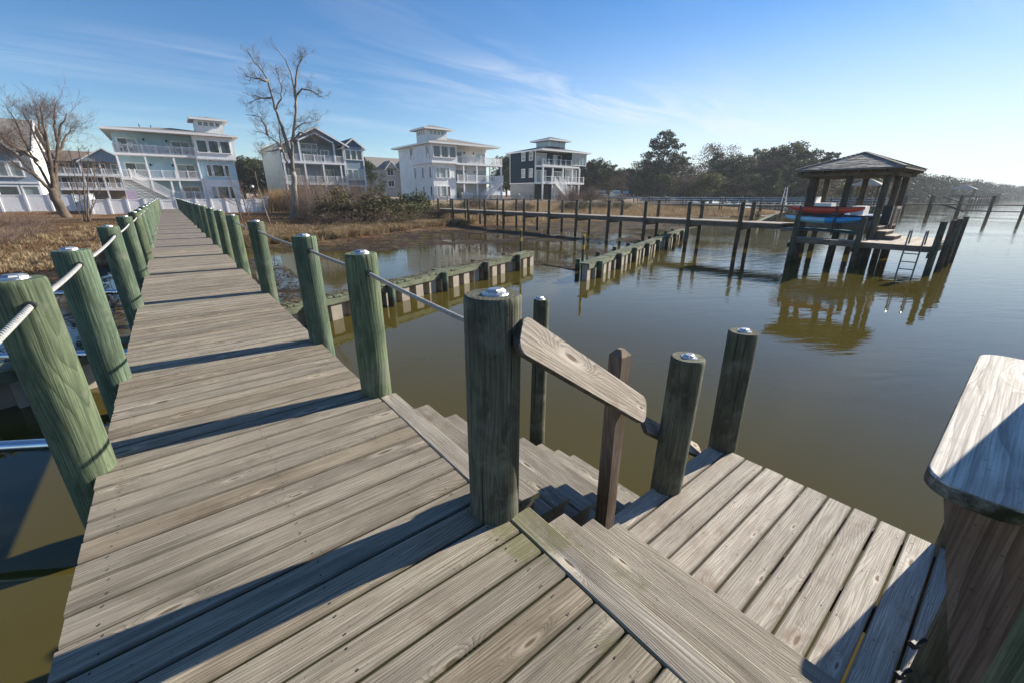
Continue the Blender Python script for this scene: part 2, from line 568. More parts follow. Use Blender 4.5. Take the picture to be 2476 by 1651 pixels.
M['railw'] = wood('bleached_rail_cap', (0.70, 0.66, 0.60), (0.60, 0.555, 0.50), (0.33, 0.29, 0.245), 'X', line=0.5, ring=9, knot=0.8, var=0.1, flank=(0.022, 0.024, 0.010))
M['lumber'] = wood('brown_lumber', (0.27, 0.205, 0.155), (0.2, 0.145, 0.105), (0.11, 0.075, 0.052), 'Z', line=0.6, var=0.2, ring=16)
M['lumberd'] = wood('dark_brown_lumber', (0.31, 0.215, 0.165), (0.245, 0.16, 0.12), (0.12, 0.075, 0.057), 'ZY', line=0.55, var=0.15, ring=9, knot=0.7)
M['beam'] = wood('beam_wood', (0.27, 0.215, 0.165), (0.2, 0.155, 0.118), (0.11, 0.085, 0.063), 'X', line=0.4)
M['beamy'] = wood('beam_wood_y', (0.27, 0.215, 0.165), (0.2, 0.155, 0.118), (0.11, 0.085, 0.063), 'Y', line=0.4)
M['post'] = wood('green_treated_post', (0.165, 0.228, 0.152), (0.113, 0.162, 0.11), (0.055, 0.08, 0.055), 'Z', line=0.6, var=0.3, wet=True, ring=12, knot=0.75, bump=0.9, tint=(1.16, 1.0, 0.82), patch=(0.062, 0.088, 0.056))
M['postd'] = wood('grey_green_post', (0.165, 0.165, 0.115), (0.105, 0.11, 0.075), (0.055, 0.057, 0.04), 'Z', line=0.5, var=0.25, wet=True, ring=12, knot=0.7, bump=0.9, patch=(0.05, 0.047, 0.034))
M['pierp'] = wood('old_pier_post', (0.15, 0.125, 0.09), (0.10, 0.085, 0.062), (0.055, 0.047, 0.035), 'Z', line=0.4, var=0.3, wet=True, bump=0.6)
M['pierd'] = wood('old_pier_deck', (0.47, 0.41, 0.35), (0.4, 0.34, 0.285), (0.27, 0.22, 0.18), 'X', line=0.3)
M['capb'] = wood('bulkhead_cap_wood', (0.235, 0.255, 0.175), (0.175, 0.195, 0.13), (0.095, 0.105, 0.07), 'X', line=0.4, var=0.4)
M['rope'] = plain('braided_rope', (0.40, 0.395, 0.385), 0.9, var=0.15, scale=40, bump=0.4, bscale=500, dirt=0.3)
M['metal'] = plain('cast_aluminium', (0.50, 0.51, 0.52), 0.42, 1.0, 0.08, 30)
M['lens'] = plain('light_lens', (0.5, 0.52, 0.5), 0.15, 0.0, 0.05)
M['pipe'] = plain('brushed_pipe', (0.55, 0.58, 0.62), 0.2, 1.0, 0.08, 6)
M['ladder'] = plain('backlit_aluminium', (0.11, 0.13, 0.15), 0.4, 0.6, 0.1, 6)  # dark blue-grey puts the ladder's backlit look into the base colour
M['dark'] = plain('dark_metal', (0.03, 0.032, 0.035), 0.5, 0.3)
M['nail'] = plain('rusty_nail', (0.05, 0.035, 0.028), 0.7, 0.4)
M['sheet'] = plain('vinyl_sheet_pile', (0.35, 0.30, 0.245), 0.6, 0, 0.14, 3.0, 0.25, dirt=0.45)
M['yellow'] = plain('yellow_paint', (0.55, 0.36, 0.03), 0.6, 0, 0.15, 6, dirt=0.35)
M['white'] = plain('white_trim', (0.86, 0.85, 0.84), 0.5, 0, 0.04, 1.5)
M['vinyl'] = plain('white_vinyl', (0.84, 0.83, 0.85), 0.45, 0, 0.04, 1.2, dirt=0.08)
M['soffit'] = plain('soffit', (0.55, 0.5, 0.44), 0.7)
M['roofgrey'] = plain('grey_shingles', (0.20, 0.185, 0.17), 0.9, 0, 0.2, 2.5, 0.6, dirt=0.3)
M['roofdark'] = plain('dark_shingles', (0.075, 0.075, 0.08), 0.9, 0, 0.25, 2.5, 0.6, dirt=0.3)
M['roofbrown'] = plain('brown_shingles', (0.16, 0.115, 0.085), 0.9, 0, 0.2, 2.5, 0.6, dirt=0.3)
M['sblue'] = siding('pale_blue_siding', (0.46, 0.70, 0.80))
M['swhite'] = siding('white_siding', (0.85, 0.845, 0.84))
M['sbatten'] = siding('white_board_and_batten', (0.86, 0.86, 0.86), vertical=True)
M['sbattenblue'] = siding('blue_board_and_batten', (0.50, 0.72, 0.81), vertical=True)
M['sgrey'] = siding('grey_blue_siding', (0.24, 0.31, 0.38))
M['snavy'] = siding('navy_siding', (0.010, 0.036, 0.062))
M['sslate'] = siding('slate_blue_gable', (0.07, 0.15, 0.27))
M['stan'] = siding('tan_siding', (0.30, 0.25, 0.205))
M['smid'] = siding('mid_grey_siding', (0.34, 0.345, 0.35))
M['ssage'] = siding('sage_siding', (0.40, 0.46, 0.46))
M['glass'] = plain('window_glass', (0.012, 0.032, 0.038), 0.04, 0, 0.3, 0.6, spec=0.9)
M['glassl'] = plain('blind_glass', (0.24, 0.30, 0.31), 0.06, 0, 0.25, 0.6, spec=0.8)
M['glassc'] = plain('cupola_glass', (0.30, 0.38, 0.42), 0.05, 0, 0.1, 0.6, spec=0.8)
M['pink'] = plain('lilac_door_paint', (0.50, 0.38, 0.55), 0.5)
M['black'] = plain('black_metal', (0.015, 0.015, 0.017), 0.4, 0.2)
M['bark'] = plain('grey_bark', (0.15, 0.125, 0.105), 0.9, 0, 0.35, 1.7, 0.8, bscale=9.0, dirt=0.4)
M['barkpale'] = plain('pale_bark', (0.26, 0.23, 0.195), 0.9, 0, 0.35, 1.2, 0.6, bscale=9.0, dirt=0.5)
M['barkbrown'] = plain('brown_bark', (0.13, 0.095, 0.07), 0.9, 0, 0.35, 1.7, 0.8, bscale=9.0, dirt=0.4)
M['twig'] = plain('twig_brown', (0.20, 0.14, 0.105), 0.9, 0, 0.35, 1.5)
M['leafd'] = leafmat('evergreen_dark', (0.026, 0.036, 0.016), (0.085, 0.09, 0.036))
M['leafm'] = leafmat('evergreen_mid', (0.042, 0.055, 0.02), (0.13, 0.135, 0.048))
M['leafy'] = leafmat('evergreen_bright', (0.065, 0.08, 0.022), (0.20, 0.19, 0.06))
M['leafo'] = leafmat('olive_brush', (0.07, 0.062, 0.028), (0.19, 0.155, 0.07))
M['weed'] = leafmat('drift_weed', (0.04, 0.024, 0.014), (0.125, 0.082, 0.045), 0.1)
M['leafb'] = leafmat('brown_brush', (0.075, 0.05, 0.034), (0.18, 0.125, 0.082))
M['pine'] = leafmat('pine_needles', (0.022, 0.036, 0.015), (0.085, 0.085, 0.035))
M['grass'] = leafmat('dry_grass', (0.22, 0.155, 0.08), (0.52, 0.40, 0.24), 0.35)
M['reed'] = leafmat('tall_reed', (0.22, 0.14, 0.06), (0.40, 0.27, 0.13), 0.35)
M['straw'] = leafmat('marsh_litter', (0.10, 0.06, 0.03), (0.24, 0.15, 0.075), 0.2)
M['red'] = plain('red_kayak_plastic', (0.62, 0.07, 0.03), 0.35, 0, 0.15, 1.0, spec=0.5)
M['blue'] = plain('blue_kayak_plastic', (0.02, 0.32, 0.72), 0.35, 0, 0.12, 1.0)
M['lblue'] = plain('pale_blue_kayak_plastic', (0.36, 0.66, 0.82), 0.35, 0, 0.1, 1.0)
M['teal'] = plain('teal_board', (0.02, 0.13, 0.15), 0.35)
M['hull'] = plain('grey_hull', (0.24, 0.26, 0.30), 0.3, 0, 0.06, 1.0)
M['navy'] = plain('navy_stripe', (0.01, 0.018, 0.04), 0.3)
M['tyre'] = plain('tyre', (0.02, 0.02, 0.02), 0.9)
M['carbody'] = plain('dark_car_paint', (0.02, 0.025, 0.03), 0.25, 0, 0.05, 1.0, spec=0.6)
M['carwhite'] = plain('pale_car_paint', (0.45, 0.5, 0.52), 0.3, 0, 0.05, 1.0, spec=0.6)

# ------------------------------------------------------------------ ground
def lerp_tab(tab, x):
    if x <= tab[0][0]: return tab[0][1]
    for (a, b), (c, d) in zip(tab, tab[1:]):
        if x <= c: return b + (d - b) * (x - a) / (c - a)
    return tab[-1][1]


SHORE = [(-260, 30), (-30, 27), (-6, 26.2), (-3, 25.8), (0, 28), (4.7, 31), (7.5, 30.4), (11.8, 32.8), (17.6, 36), (21.5, 38), (26, 37), (40, 36),
         (55, 35), (62, 30.5), (66, 27), (75, 27.5), (92, 31), (104, 40), (130, 75), (200, 150), (440, 300)]
PROF_L = [(0, -1.52), (2, -1.42), (10, -1.2), (19, -0.93), (26, -0.62), (30, -0.55), (36, -0.4), (46, 0.3), (300, 1.2)]
PROF_R = [(0, -1.52), (3, -1.38), (8, -1.1), (14, -0.55), (20, 0.0), (27, 0.55), (60, 0.8), (300, 1.4)]


def nz(x, y, s):
    return mnoise.noise(Vector((x * s, y * s, 3.7)))


def yb(x):
    return 9.85 + 0.347 * x if x < 12.6 else 10.2 + 0.354 * (x - 11.7)


def gz(x, y):
    d = y - lerp_tab(SHORE, x) + 1.1 * nz(x, y, 0.21) + 0.5 * nz(x, y, 0.7)
    if d >= 0:
        w = min(1, max(0, (x - 24) / 10))
        z = lerp_tab(PROF_L, d) * (1 - w) + lerp_tab(PROF_R, d) * w
        return z + 0.05 * nz(x, y, 0.5) + 0.03 * nz(x, y, 1.7)
    if y > yb(x) + 0.25:
        b = -1.655 + 0.12 * nz(x, y, 0.22) + 0.05 * nz(x, y, 0.8) + 0.02 * nz(x, y, 2.4)
        if x > 12.5: b += 0.07 * min(1, (x - 12.5) / 3)
        elif x > 3.5: b += -0.045 if y < 23 else 0.03
        b += max(0, (d + 5) / 5) * 0.13
        if y < yb(x) + 1.2: b = min(b, -1.62)
        return b
    return -3.0


def frange(a, b, s):
    r = []
    while a < b - 1e-6:
        r.append(a); a += s
    return r


gxs = frange(-260, -20, 12) + frange(-20, -8, 1.5) + frange(-8, 34, 0.42) + frange(34, 80, 1.4) + frange(80, 440, 12) + [440]
gys = frange(6, 44, 0.42) + frange(44, 90, 1.4) + frange(90, 330, 12) + [330]
mb = MB()
mb.v = [(x, y, gz(x, y)) for y in gys for x in gxs]
nx_ = len(gxs)
mb.f = [(j * nx_ + i, j * nx_ + i + 1, (j + 1) * nx_ + i + 1, (j + 1) * nx_ + i) for j in range(len(gys) - 1) for i in range(nx_ - 1)]
mb.m = [0] * len(mb.f)


def ground_mat():
    m, t, bs = mat_new('marsh_ground')
    g = G(t)
    p = g.pos(); x, y, z = g.sep(p)
    n1 = g.noise(p, 0.45, 6, 0.65); n2 = g.noise(p, 2.6, 6, 0.7); n3 = g.noise(p, 11.0, 4, 0.7)
    mud = g.ramp(n3, [(0.3, (0.012, 0.009, 0.006)), (0.55, (0.034, 0.024, 0.016)), (0.8, (0.075, 0.054, 0.034))])
    n4 = g.noise(p, 1.5, 6, 0.72); n5 = g.noise(p, 0.7, 5, 0.7)
    mud = g.mix(g.rng(n4, 0.50, 0.56), mud, g.ramp(n3, [(0.3, (0.045, 0.027, 0.014)), (0.7, (0.15, 0.10, 0.052))]))
    mud = g.mix(g.rng(n5, 0.56, 0.62), mud, g.ramp(n3, [(0.3, (0.04, 0.036, 0.012)), (0.7, (0.13, 0.115, 0.045))]))
    straw = g.ramp(n2, [(0.28, (0.10, 0.06, 0.032)), (0.5, (0.185, 0.115, 0.06)), (0.72, (0.30, 0.21, 0.115))])
    pine = g.ramp(n2, [(0.3, (0.075, 0.038, 0.02)), (0.55, (0.155, 0.075, 0.036)), (0.8, (0.22, 0.125, 0.06))])
    land = g.mix(g.rng(n1, 0.42, 0.6), straw, pine)
    sand = g.ramp(n3, [(0.3, (0.26, 0.20, 0.14)), (0.7, (0.42, 0.34, 0.25))])
    sm = g.math('MULTIPLY', g.rng(x, 28.0, 34.0), g.rng(n1, 0.40, 0.55))
    land = g.mix(g.math('MULTIPLY', sm, g.rng(z, -0.9, -0.5)), land, sand)
    zz_ = g.math('ADD', z, g.math('MULTIPLY', g.math('SUBTRACT', n2, 0.5), 0.22))
    c = g.mix(g.rng(zz_, -1.545, -1.43), mud, land)
    t.links.new(c, bs.inputs['Base Color'])
    t.links.new(g.rng(z, -1.6, -1.5, 0.6, 0.95), bs.inputs['Roughness'])
    bs.inputs['Specular IOR Level'].default_value = 0.1
    t.links.new(g.bump(g.math('ADD', n3, n2), 1.0, 0.08), bs.inputs['Normal'])
    return m


M['ground'] = ground_mat()
tag(mb.build('ground', M['ground'], smooth='all', loc=(0, 0, 0)), kind='structure')


def water_mat():
    m, t, bs = mat_new('brackish_water')
    g = G(t)
    p = g.pos()
    x, y, z = g.sep(p)
    n0 = g.noise(p, 0.05, 3, 0.5)
    c = g.mix(n0, (0.056, 0.046, 0.012, 1), (0.080, 0.062, 0.011, 1))
    t.links.new(c, bs.inputs['Base Color'])
    bs.inputs['Roughness'].default_value = 0.015
    bs.inputs['IOR'].default_value = 1.33
    # ripples run across the wind, calmer behind the bulkheads and near the dock
    cx_ = g.math('ADD', g.math('MULTIPLY', x, 0.83), g.math('MULTIPLY', y, -0.55))
    cy_ = g.math('ADD', g.math('MULTIPLY', x, 0.55), g.math('MULTIPLY', y, 0.83))
    v1 = g.comb(g.math('MULTIPLY', cx_, 0.9), g.math('MULTIPLY', cy_, 2.6), 0.0)
    h1 = g.noise(v1, 1.0, 3, 0.55, 0.3)
    h2 = g.noise(g.comb(g.math('MULTIPLY', cx_, 4.0), g.math('MULTIPLY', cy_, 9.0), 0.0), 1.0, 3, 0.6)
    patch = g.rng(g.noise(p, 0.16, 2, 0.5), 0.35, 0.7, 0.25, 1.0)
    far = g.rng(x, 3.0, 20.0, 0.22, 0.75)
    h = g.math('ADD', h1, g.math('MULTIPLY', h2, 0.18))
    t.links.new(g.bump(h, g.math('MULTIPLY', g.math('MULTIPLY', patch, far), 0.45), 0.05), bs.inputs['Normal'])
    return m


M['water'] = water_mat()
mb = MB().add([(-1500, -2500, WATER_Z), (5000, -2500, WATER_Z), (5000, 3500, WATER_Z), (-1500, 3500, WATER_Z)], [(0, 1, 2, 3)])
tag(mb.build('water', M['water'], loc=(0, 0, WATER_Z)), kind='structure')

# ------------------------------------------------------------------ planks and pilings
_pl = {}


def plank_mesh(L, w, t, mat, key=''):
    k = (round(L, 3), round(w, 3), round(t, 3), mat.name, key)
    if k in _pl: return _pl[k]
    c = min(0.008, t * 0.25)
    sec = [(-w / 2 + c, 0), (-w / 2, -c), (-w / 2, -t), (w / 2, -t), (w / 2, -c), (w / 2 - c, 0)]
    mb_ = MB(); n = len(sec)
    mb_.add([(-L / 2, y, z) for y, z in sec] + [(L / 2, y, z) for y, z in sec],
            [tuple(range(n)), tuple(reversed(range(n, 2 * n)))] + [(i, i + n, (i + 1) % n + n, (i + 1) % n) for i in range(n)])
    me = mb_.mesh('plank', mat)
    _pl[k] = me
    return me


def plank(name, x, y, z, L, w, t, mat, parent, ang=0.0, tilt=0.0):
    return place(plank_mesh(L, w, t, mat), name, (x, y, z), parent, (tilt, 0, ang))


def piling_mesh(seed, r, top, bot, mat, n=22, taper=0.94):
    rr = random.Random(seed)
    mb_ = MB()
    zs = [top, top - 0.008, top - 0.03] + [top - 0.03 - (top - 0.03 - bot) * i / 13 for i in range(1, 14)]
    ph = rr.uniform(0, 6); secs = []
    for i, z in enumerate(zs):
        q = (top - z) / (top - bot)
        base = r * (taper + (1 - taper) * 2 * q) if i > 0 else r * taper
        sc_ = 0.93 if i == 0 else (0.985 if i == 1 else 1.0)
        bx = 0.008 * math.sin(z * 1.3 + ph); by = 0.008 * math.cos(z * 1.1 + ph)
        secs.append([(bx + base * sc_ * (1 + 0.022 * mnoise.noise(Vector((math.cos(2 * math.pi * j / n) * 1.7 + seed, math.sin(2 * math.pi * j / n) * 1.7, z * 0.9)))) * math.cos(2 * math.pi * j / n),
                      by + base * sc_ * (1 + 0.022 * mnoise.noise(Vector((math.cos(2 * math.pi * j / n) * 1.7 + seed, math.sin(2 * math.pi * j / n) * 1.7, z * 0.9)))) * math.sin(2 * math.pi * j / n), z)
                     for j in range(n)])
    secs.reverse()
    mb_.loft(secs)
    return mb_.mesh('piling', mat, True)


PIL_G = [piling_mesh(s, 0.111, 1.07, -2.6, M['post'], taper=1.0) for s in (3, 8, 14)]
PIL_D = [piling_mesh(s, 0.119, 1.07, -2.6, M['postd'], taper=1.01) for s in (21, 27)]
PIL_DS = [piling_mesh(s, 0.116, 0.37, -2.8, M['postd'], taper=1.0) for s in (31, 36)]

# solar post light: round flange, faceted cover, lens windows
mb = MB()
mb.cyl((0, 0, 0), (0, 0, 0.005), 0.056, 0.053, 24)
hexa = lambda r, z, n=8, sx=1.15: [(r * sx * math.cos(2 * math.pi * (j + 0.5) / n), r * 0.86 * math.sin(2 * math.pi * (j + 0.5) / n), z) for j in range(n)]
mb.loft([hexa(0.045, 0.005), hexa(0.043, 0.011), hexa(0.031, 0.022), hexa(0.028, 0.023)])
for sgn in (-1, 1):
    mb.add([(-0.017, sgn * 0.0378, 0.0112), (0.017, sgn * 0.0378, 0.0112), (0.0125, sgn * 0.0298, 0.0195), (-0.0125, sgn * 0.0298, 0.0195)], [(0, 1, 2, 3) if sgn < 0 else (3, 2, 1, 0)], 1)
    mb.add([(sgn * 0.0482, -0.012, 0.0112), (sgn * 0.0482, 0.012, 0.0112), (sgn * 0.038, 0.009, 0.0195), (sgn * 0.038, -0.009, 0.0195)], [(0, 1, 2, 3)], 1)
LIGHT = mb.mesh('solar_light', [M['metal'], M['lens']], False)


def piling(parent, x, y, me, top=1.07, light=True, dz=0.0, rz=None):
    o = place(me, 'piling', (x, y, dz), parent, (rnd.uniform(-.006, .006), rnd.uniform(-.006, .006), rnd.uniform(0, 6.28) if rz is None else rz))
    if light:
        l = bpy.data.objects.new('solar_light', LIGHT)
        col.objects.link(l); l.parent = o
        l.location = (rnd.uniform(-.012, .012), rnd.uniform(-.012, .012), top)
        l.rotation_euler = (0, 0, -o.rotation_euler.z + rad(rnd.uniform(-12, 12)))
    return o


# ------------------------------------------------------------------ boardwalk
DECK_X0, DECK_X1 = -0.609, 0.953
boardwalk = thing('boardwalk', 'long weathered plank boardwalk with green pilings running to the white fence gate', 'boardwalk', (0.17, 10, 0))
PITCH = 0.1463
k = -18
LINES = []
while True:
    yc = 0.979 + PITCH * (k + 0.5)
    if yc > 15.2: break
    gap = 0.0085 if yc < 1.3 else 0.007
    plank('plank', 0.172 + rnd.uniform(-.004, .004), yc, rnd.uniform(-.0025, .001), 1.562, round(PITCH - gap, 4), 0.038, M['deck'], boardwalk, rnd.uniform(-.0012, .0012), rnd.uniform(-.006, .006))
    LINES.append(yc); k += 1
mb = MB()
while yc < 59.2:
    dz = rnd.uniform(-.003, .002); e = rnd.uniform(-.006, .006)
    mb.box(DECK_X0 + e, DECK_X1 + e, yc - PITCH / 2 + .008, yc + PITCH / 2 - .008, dz - .038, dz)
    yc += PITCH
tag(mb.build('plank_run', M['deckfar'], boardwalk), kind='stuff')
mb = MB()
for y in LINES:
    if y > 6.5: break
    for x in (-0.5, 0.17, 0.84):
        for s in (-0.042, 0.042):
            px, py = x + rnd.uniform(-.012, .012), y + s + rnd.uniform(-.006, .006)
            r_ = 0.0042
            mb.add([(px + r_ * math.cos(a * 1.047), py + r_ * math.sin(a * 1.047), 0.0022) for a in range(6)], [tuple(range(6))])
tag(mb.build('nail_heads', M['nail'], boardwalk), kind='stuff')
for x in (-0.52, 0.17, 0.86):
    MB().box(x - .02, x + .02, -1.6, 59.2, -0.235, -0.042).build('stringer', M['beamy'], boardwalk)
POST_Y = [1.32, 2.91, 4.45, 7.42, 10.3, 13.12, 15.9, 18.65, 21.4, 24.15, 26.95, 29.75, 32.5, 35.3, 38.1, 40.9, 43.7, 46.5, 49.3, 52.1, 54.9, 57.7]
for i, y in enumerate(POST_Y):
    xr = 0.958 if i == 0 else 0.985
    piling(boardwalk, xr, y, PIL_D[0] if i == 0 else PIL_G[i % 3], dz=rnd.uniform(-.012, .012) if i else 0)
    yl = y + (0.06 if i else 0.1)
    if i: piling(boardwalk, -0.637, yl, PIL_G[(i + 1) % 3], dz=rnd.uniform(-.012, .012))
    if i > 0:
        MB().box(-0.76, 1.12, y + .105, y + .145, -0.44, -0.24).build('cross_beam', M['beam'], boardwalk)

for i, y in enumerate(POST_Y[1:6]):
    for x, yy, z in ((0.99, y, .945), (-0.60, y + .06, .96)):
        MB().cyl((x, yy - .116, z), (x, yy + .116, z), .021, None, 14).build('dark_hole_plug', M['dark'], boardwalk, True)  # solid dark plug; the shade inside the rope hole is given as colour
# ropes through the pilings
def rope(name, pts_z, x, label, twist_spans):
    mb_ = MB()
    for i in range(len(pts_z) - 1):
        (y0, z0), (y1, z1) = pts_z[i], pts_z[i + 1]
        sag = 0.007 * (y1 - y0)
        if i in twist_spans:
            n = int(abs(y1 - y0) * 150)
            for s in range(3):
                path = []
                for j in range(n + 1):
                    q = j / n; y = y0 + (y1 - y0) * q
                    z = z0 + (z1 - z0) * q - sag * 4 * q * (1 - q)
                    a = q * (y1 - y0) / 0.085 * 2 * math.pi + s * 2.0944
                    path.append((x + 0.0084 * math.cos(a), y, z + 0.0084 * math.sin(a)))
                mb_.tube(path, 0.0058, 6)
        else:
            path = []
            for j in range(9):
                q = j / 8
                path.append((x, y0 + (y1 - y0) * q, z0 + (z1 - z0) * q - sag * 4 * q * (1 - q)))
            mb_.tube(path, 0.0108, 7)
    return tag(mb_.build(name, M['rope'], None, True), label, 'rope')


rope('rope', [(1.36, 0.885)] + [(y, 0.945) for y in POST_Y[1:]], 0.99, 'twisted white rope threaded through the pilings beside the steps', {0, 1, 2})
rope('rope', [(0.0, 0.93)] + [(y + .06, 0.96) for y in POST_Y[1:]], -0.60, 'taut grey rope threaded through the shore-side row of green pilings', {0, 1, 2})

# ------------------------------------------------------------------ stairs into the water
RISE, RUN = 0.1865, 0.2645
st1 = thing('staircase', 'grey plank steps descending from the boardwalk into the water', 'staircase', (2.0, 2.1, -1.5))
def tread_board(par, x0, x1, y0, y1, z, name='tread'):
    return plank(name, (x0 + x1) / 2, (y0 + y1) / 2, z, round(y1 - y0, 2), round(x1 - x0 - .004, 3), 0.038, M['tread'], par, math.pi / 2 + rnd.uniform(-.002, .002))


tread_board(st1, 0.957, 1.092, 1.40, 2.805, 0.001)
for n in range(1, 9):
    xr = 1.092 + RUN * n; z = -RISE * n
    tread_board(st1, xr - .285, xr - .1425, 1.435 + rnd.uniform(-.004, .004), 2.80 + rnd.uniform(-.004, .006), z)
    tread_board(st1, xr - .1425, xr, 1.432 + rnd.uniform(-.004, .004), 2.805 + rnd.uniform(-.006, .006), z - .001)
for y in (1.475, 2.12, 2.755):
    poly = [(1.0, -.045)]
    for n in range(1, 9):
        xr = 1.092 + RUN * n
        poly += [(xr - RUN - .02, -RISE * (n - 1) - .045), (xr - RUN - .02, -RISE * n - .04)]
    poly += [(3.2, -RISE * 8 - .04), (3.2, -RISE * 8 - .2), (1.0, -.32)]
    MB().prism_y(poly, y - .02, y + .02).build('stringer', M['beam'], st1)
piling(st1, 2.75, 2.965, piling_mesh(44, 0.085, 0.46, -2.8, M['postd']), 0.46)

# ------------------------------------------------------------------ short steps and lower platform
PZ = -RISE * 4
st2 = thing('staircase', 'wide short steps leading down to the bleached lower platform', 'staircase', (1.4, 0.5, PZ))
tread_board(st2, 0.957, 1.092, -0.62, 1.216, 0.0005)
for n in range(1, 4):
    xr = 1.092 + RUN * n - 0.005 * n; z = -RISE * n
    tread_board(st2, xr - .28, xr - .14, -0.60, 1.214, z)
    tread_board(st2, xr - .14, xr, -0.60, 1.219, z - .001)
for y in (-0.5, 0.35, 1.17):
    poly = [(1.0, -.045)]
    for n in range(1, 4):
        xr = 1.092 + RUN * n
        poly += [(xr - RUN - .02, -RISE * (n - 1) - .045), (xr - RUN - .02, -RISE * n - .04)]
    poly += [(1.84, -RISE * 3 - .04), (1.84, -RISE * 4), (1.0, -.3)]
    MB().prism_y(poly, y - .02, y + .02).build('stringer', M['beam'], st2)
piling(st2, 1.05, -0.28, PIL_G[0], light=False)

platform = thing('lower_platform', 'bleached plank platform just above the water at the foot of the short steps', 'platform', (2.6, 0.5, PZ))
y1 = 1.395; k = 0
while y1 > -0.95:
    w_ = 0.141
    plank('plank', 2.645 + rnd.uniform(-.006, .006), y1 - w_ / 2, PZ + rnd.uniform(-.003, .001), 1.77, w_, 0.038, M['platform'], platform, rnd.uniform(-.002, .002), rnd.uniform(-.006, .006))
    y1 -= 0.1535; k += 1
mb = MB()
y1 = 1.395
while y1 > -0.95:
    for x in (1.97, 2.42, 2.9, 3.42):
        for s in (0.03, 0.11):
            px, py = x + rnd.uniform(-.012, .012), y1 - s + rnd.uniform(-.006, .006)
            mb.add([(px + .0042 * math.cos(a * 1.047), py + .0042 * math.sin(a * 1.047), PZ + 0.0022) for a in range(6)], [tuple(range(6))])
    y1 -= 0.1535
tag(mb.build('nail_heads', M['nail'], platform), kind='stuff')
for x in (1.95, 2.7, 3.44):
    MB().box(x - .02, x + .02, -.95, 1.38, PZ - .23, PZ - .042).build('joist', M['beamy'], platform)
for y in (1.36, -0.9):
    MB().box(1.8, 3.5, y - .02, y + .02, PZ - .43, PZ - .235).build('beam', M['beam'], platform)
piling(platform, 2.655, 1.325, PIL_DS[0], 0.37)
piling(platform, 3.575, 1.325, PIL_DS[1], 0.37)
piling(platform, 3.63, -0.225, PIL_DS[0], 0.37)
p2_ = piling(platform, 2.30, -0.262, piling_mesh(23, 0.106, 2.3, -2.6, M['postd']), light=False)
for zb in (-0.40, -0.60):
    MB().cyl((2.215, -0.16, zb), (2.15, -0.135, zb), 0.009, None, 8).cyl((2.155, -0.137, zb), (2.135, -0.129, zb), 0.018, None, 6).build('bolt', M['dark'], platform)


def rounded(L, w, r, n=6, r2=None):
    r2 = r if r2 is None else r2
    pts = []
    for cx_, cy_, a0, rr in ((L - r2, w / 2 - r2, 0, r2), (r, w / 2 - r, 90, r), (r, -w / 2 + r, 180, r), (L - r2, -w / 2 + r2, 270, r2)):
        for i in range(n + 1):
            a = rad(a0 + 90 * i / n)
            pts.append((cx_ + rr * math.cos(a), cy_ + rr * math.sin(a)))
    return pts


def rail_board(name, origin, d, wv, t, L, w, r, mat, parent):
    """rounded board: outline in (d, wv), thickness t below the face; own local axes so the grain follows it"""
    d = Vector(d).normalized(); wv = Vector(wv); wv = (wv - d * wv.dot(d)).normalized(); n = d.cross(wv)
    pts = rounded(L, w, r); k_ = len(pts); b = 0.005
    def ring(inset, z):
        return [(x + (inset if x < L / 2 else -inset) * 0.7, y + (inset if y < 0 else -inset) * 0.7, z) for x, y in pts]
    mb_ = MB().loft([ring(b, -t), ring(0, -t + b), ring(0, -b), ring(b, 0)])
    me = mb_.mesh(name, mat, True)
    o = place(me, name, origin, parent)
    o.rotation_euler = Matrix((d, wv, n)).transposed().to_euler()
    return o


hr = thing('handrail', 'sloping grey handrail board beside the steps with a square newel post', 'handrail', (1.83, 1.30, PZ))
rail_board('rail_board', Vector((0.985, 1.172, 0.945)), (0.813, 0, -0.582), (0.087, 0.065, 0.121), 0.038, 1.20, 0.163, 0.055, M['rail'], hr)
mb = MB()
a_ = 0.0445
sq = lambda cx_, cy_, z, s=1.0: [(cx_ - a_ * s, cy_ - a_ * s, z), (cx_ + a_ * s, cy_ - a_ * s, z), (cx_ + a_ * s, cy_ + a_ * s, z), (cx_ - a_ * s, cy_ + a_ * s, z)]
mb.loft([sq(1.83, 1.30, PZ), sq(1.83, 1.30, 0.60), sq(1.83, 1.30, 0.635, 0.35)])
mb.build('newel_post', M['lumber'], hr)

hr2 = thing('handrail', 'low handrail mostly hidden behind the platform pilings', 'handrail', (2.9, 1.46, -0.8))
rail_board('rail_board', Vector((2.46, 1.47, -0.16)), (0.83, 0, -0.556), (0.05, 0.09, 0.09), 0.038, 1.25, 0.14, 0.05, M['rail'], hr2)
MB().box(2.99, 3.08, 1.48, 1.57, -1.5, -0.55).build('support_post', M['lumber'], hr2)

gr = thing('guard_rail', 'broad pale rail cap on a slanted brown board near the short steps', 'guard rail', (1.5, -0.15, PZ))
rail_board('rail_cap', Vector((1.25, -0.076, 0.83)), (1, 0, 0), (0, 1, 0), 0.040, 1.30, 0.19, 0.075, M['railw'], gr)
MB().prism_x([(-0.018, 0.79), (-0.30, 0.79), (-0.56, -0.744), (-0.44, -0.744)], 1.315, 1.355).build('slanted_board', M['lumberd'], gr)
MB().prism_x([(-0.03, 0.79), (-0.165, 0.79), (-0.56, -0.744), (-0.46, -0.744)], 2.40, 2.44).build('slanted_board', M['lumberd'], gr)

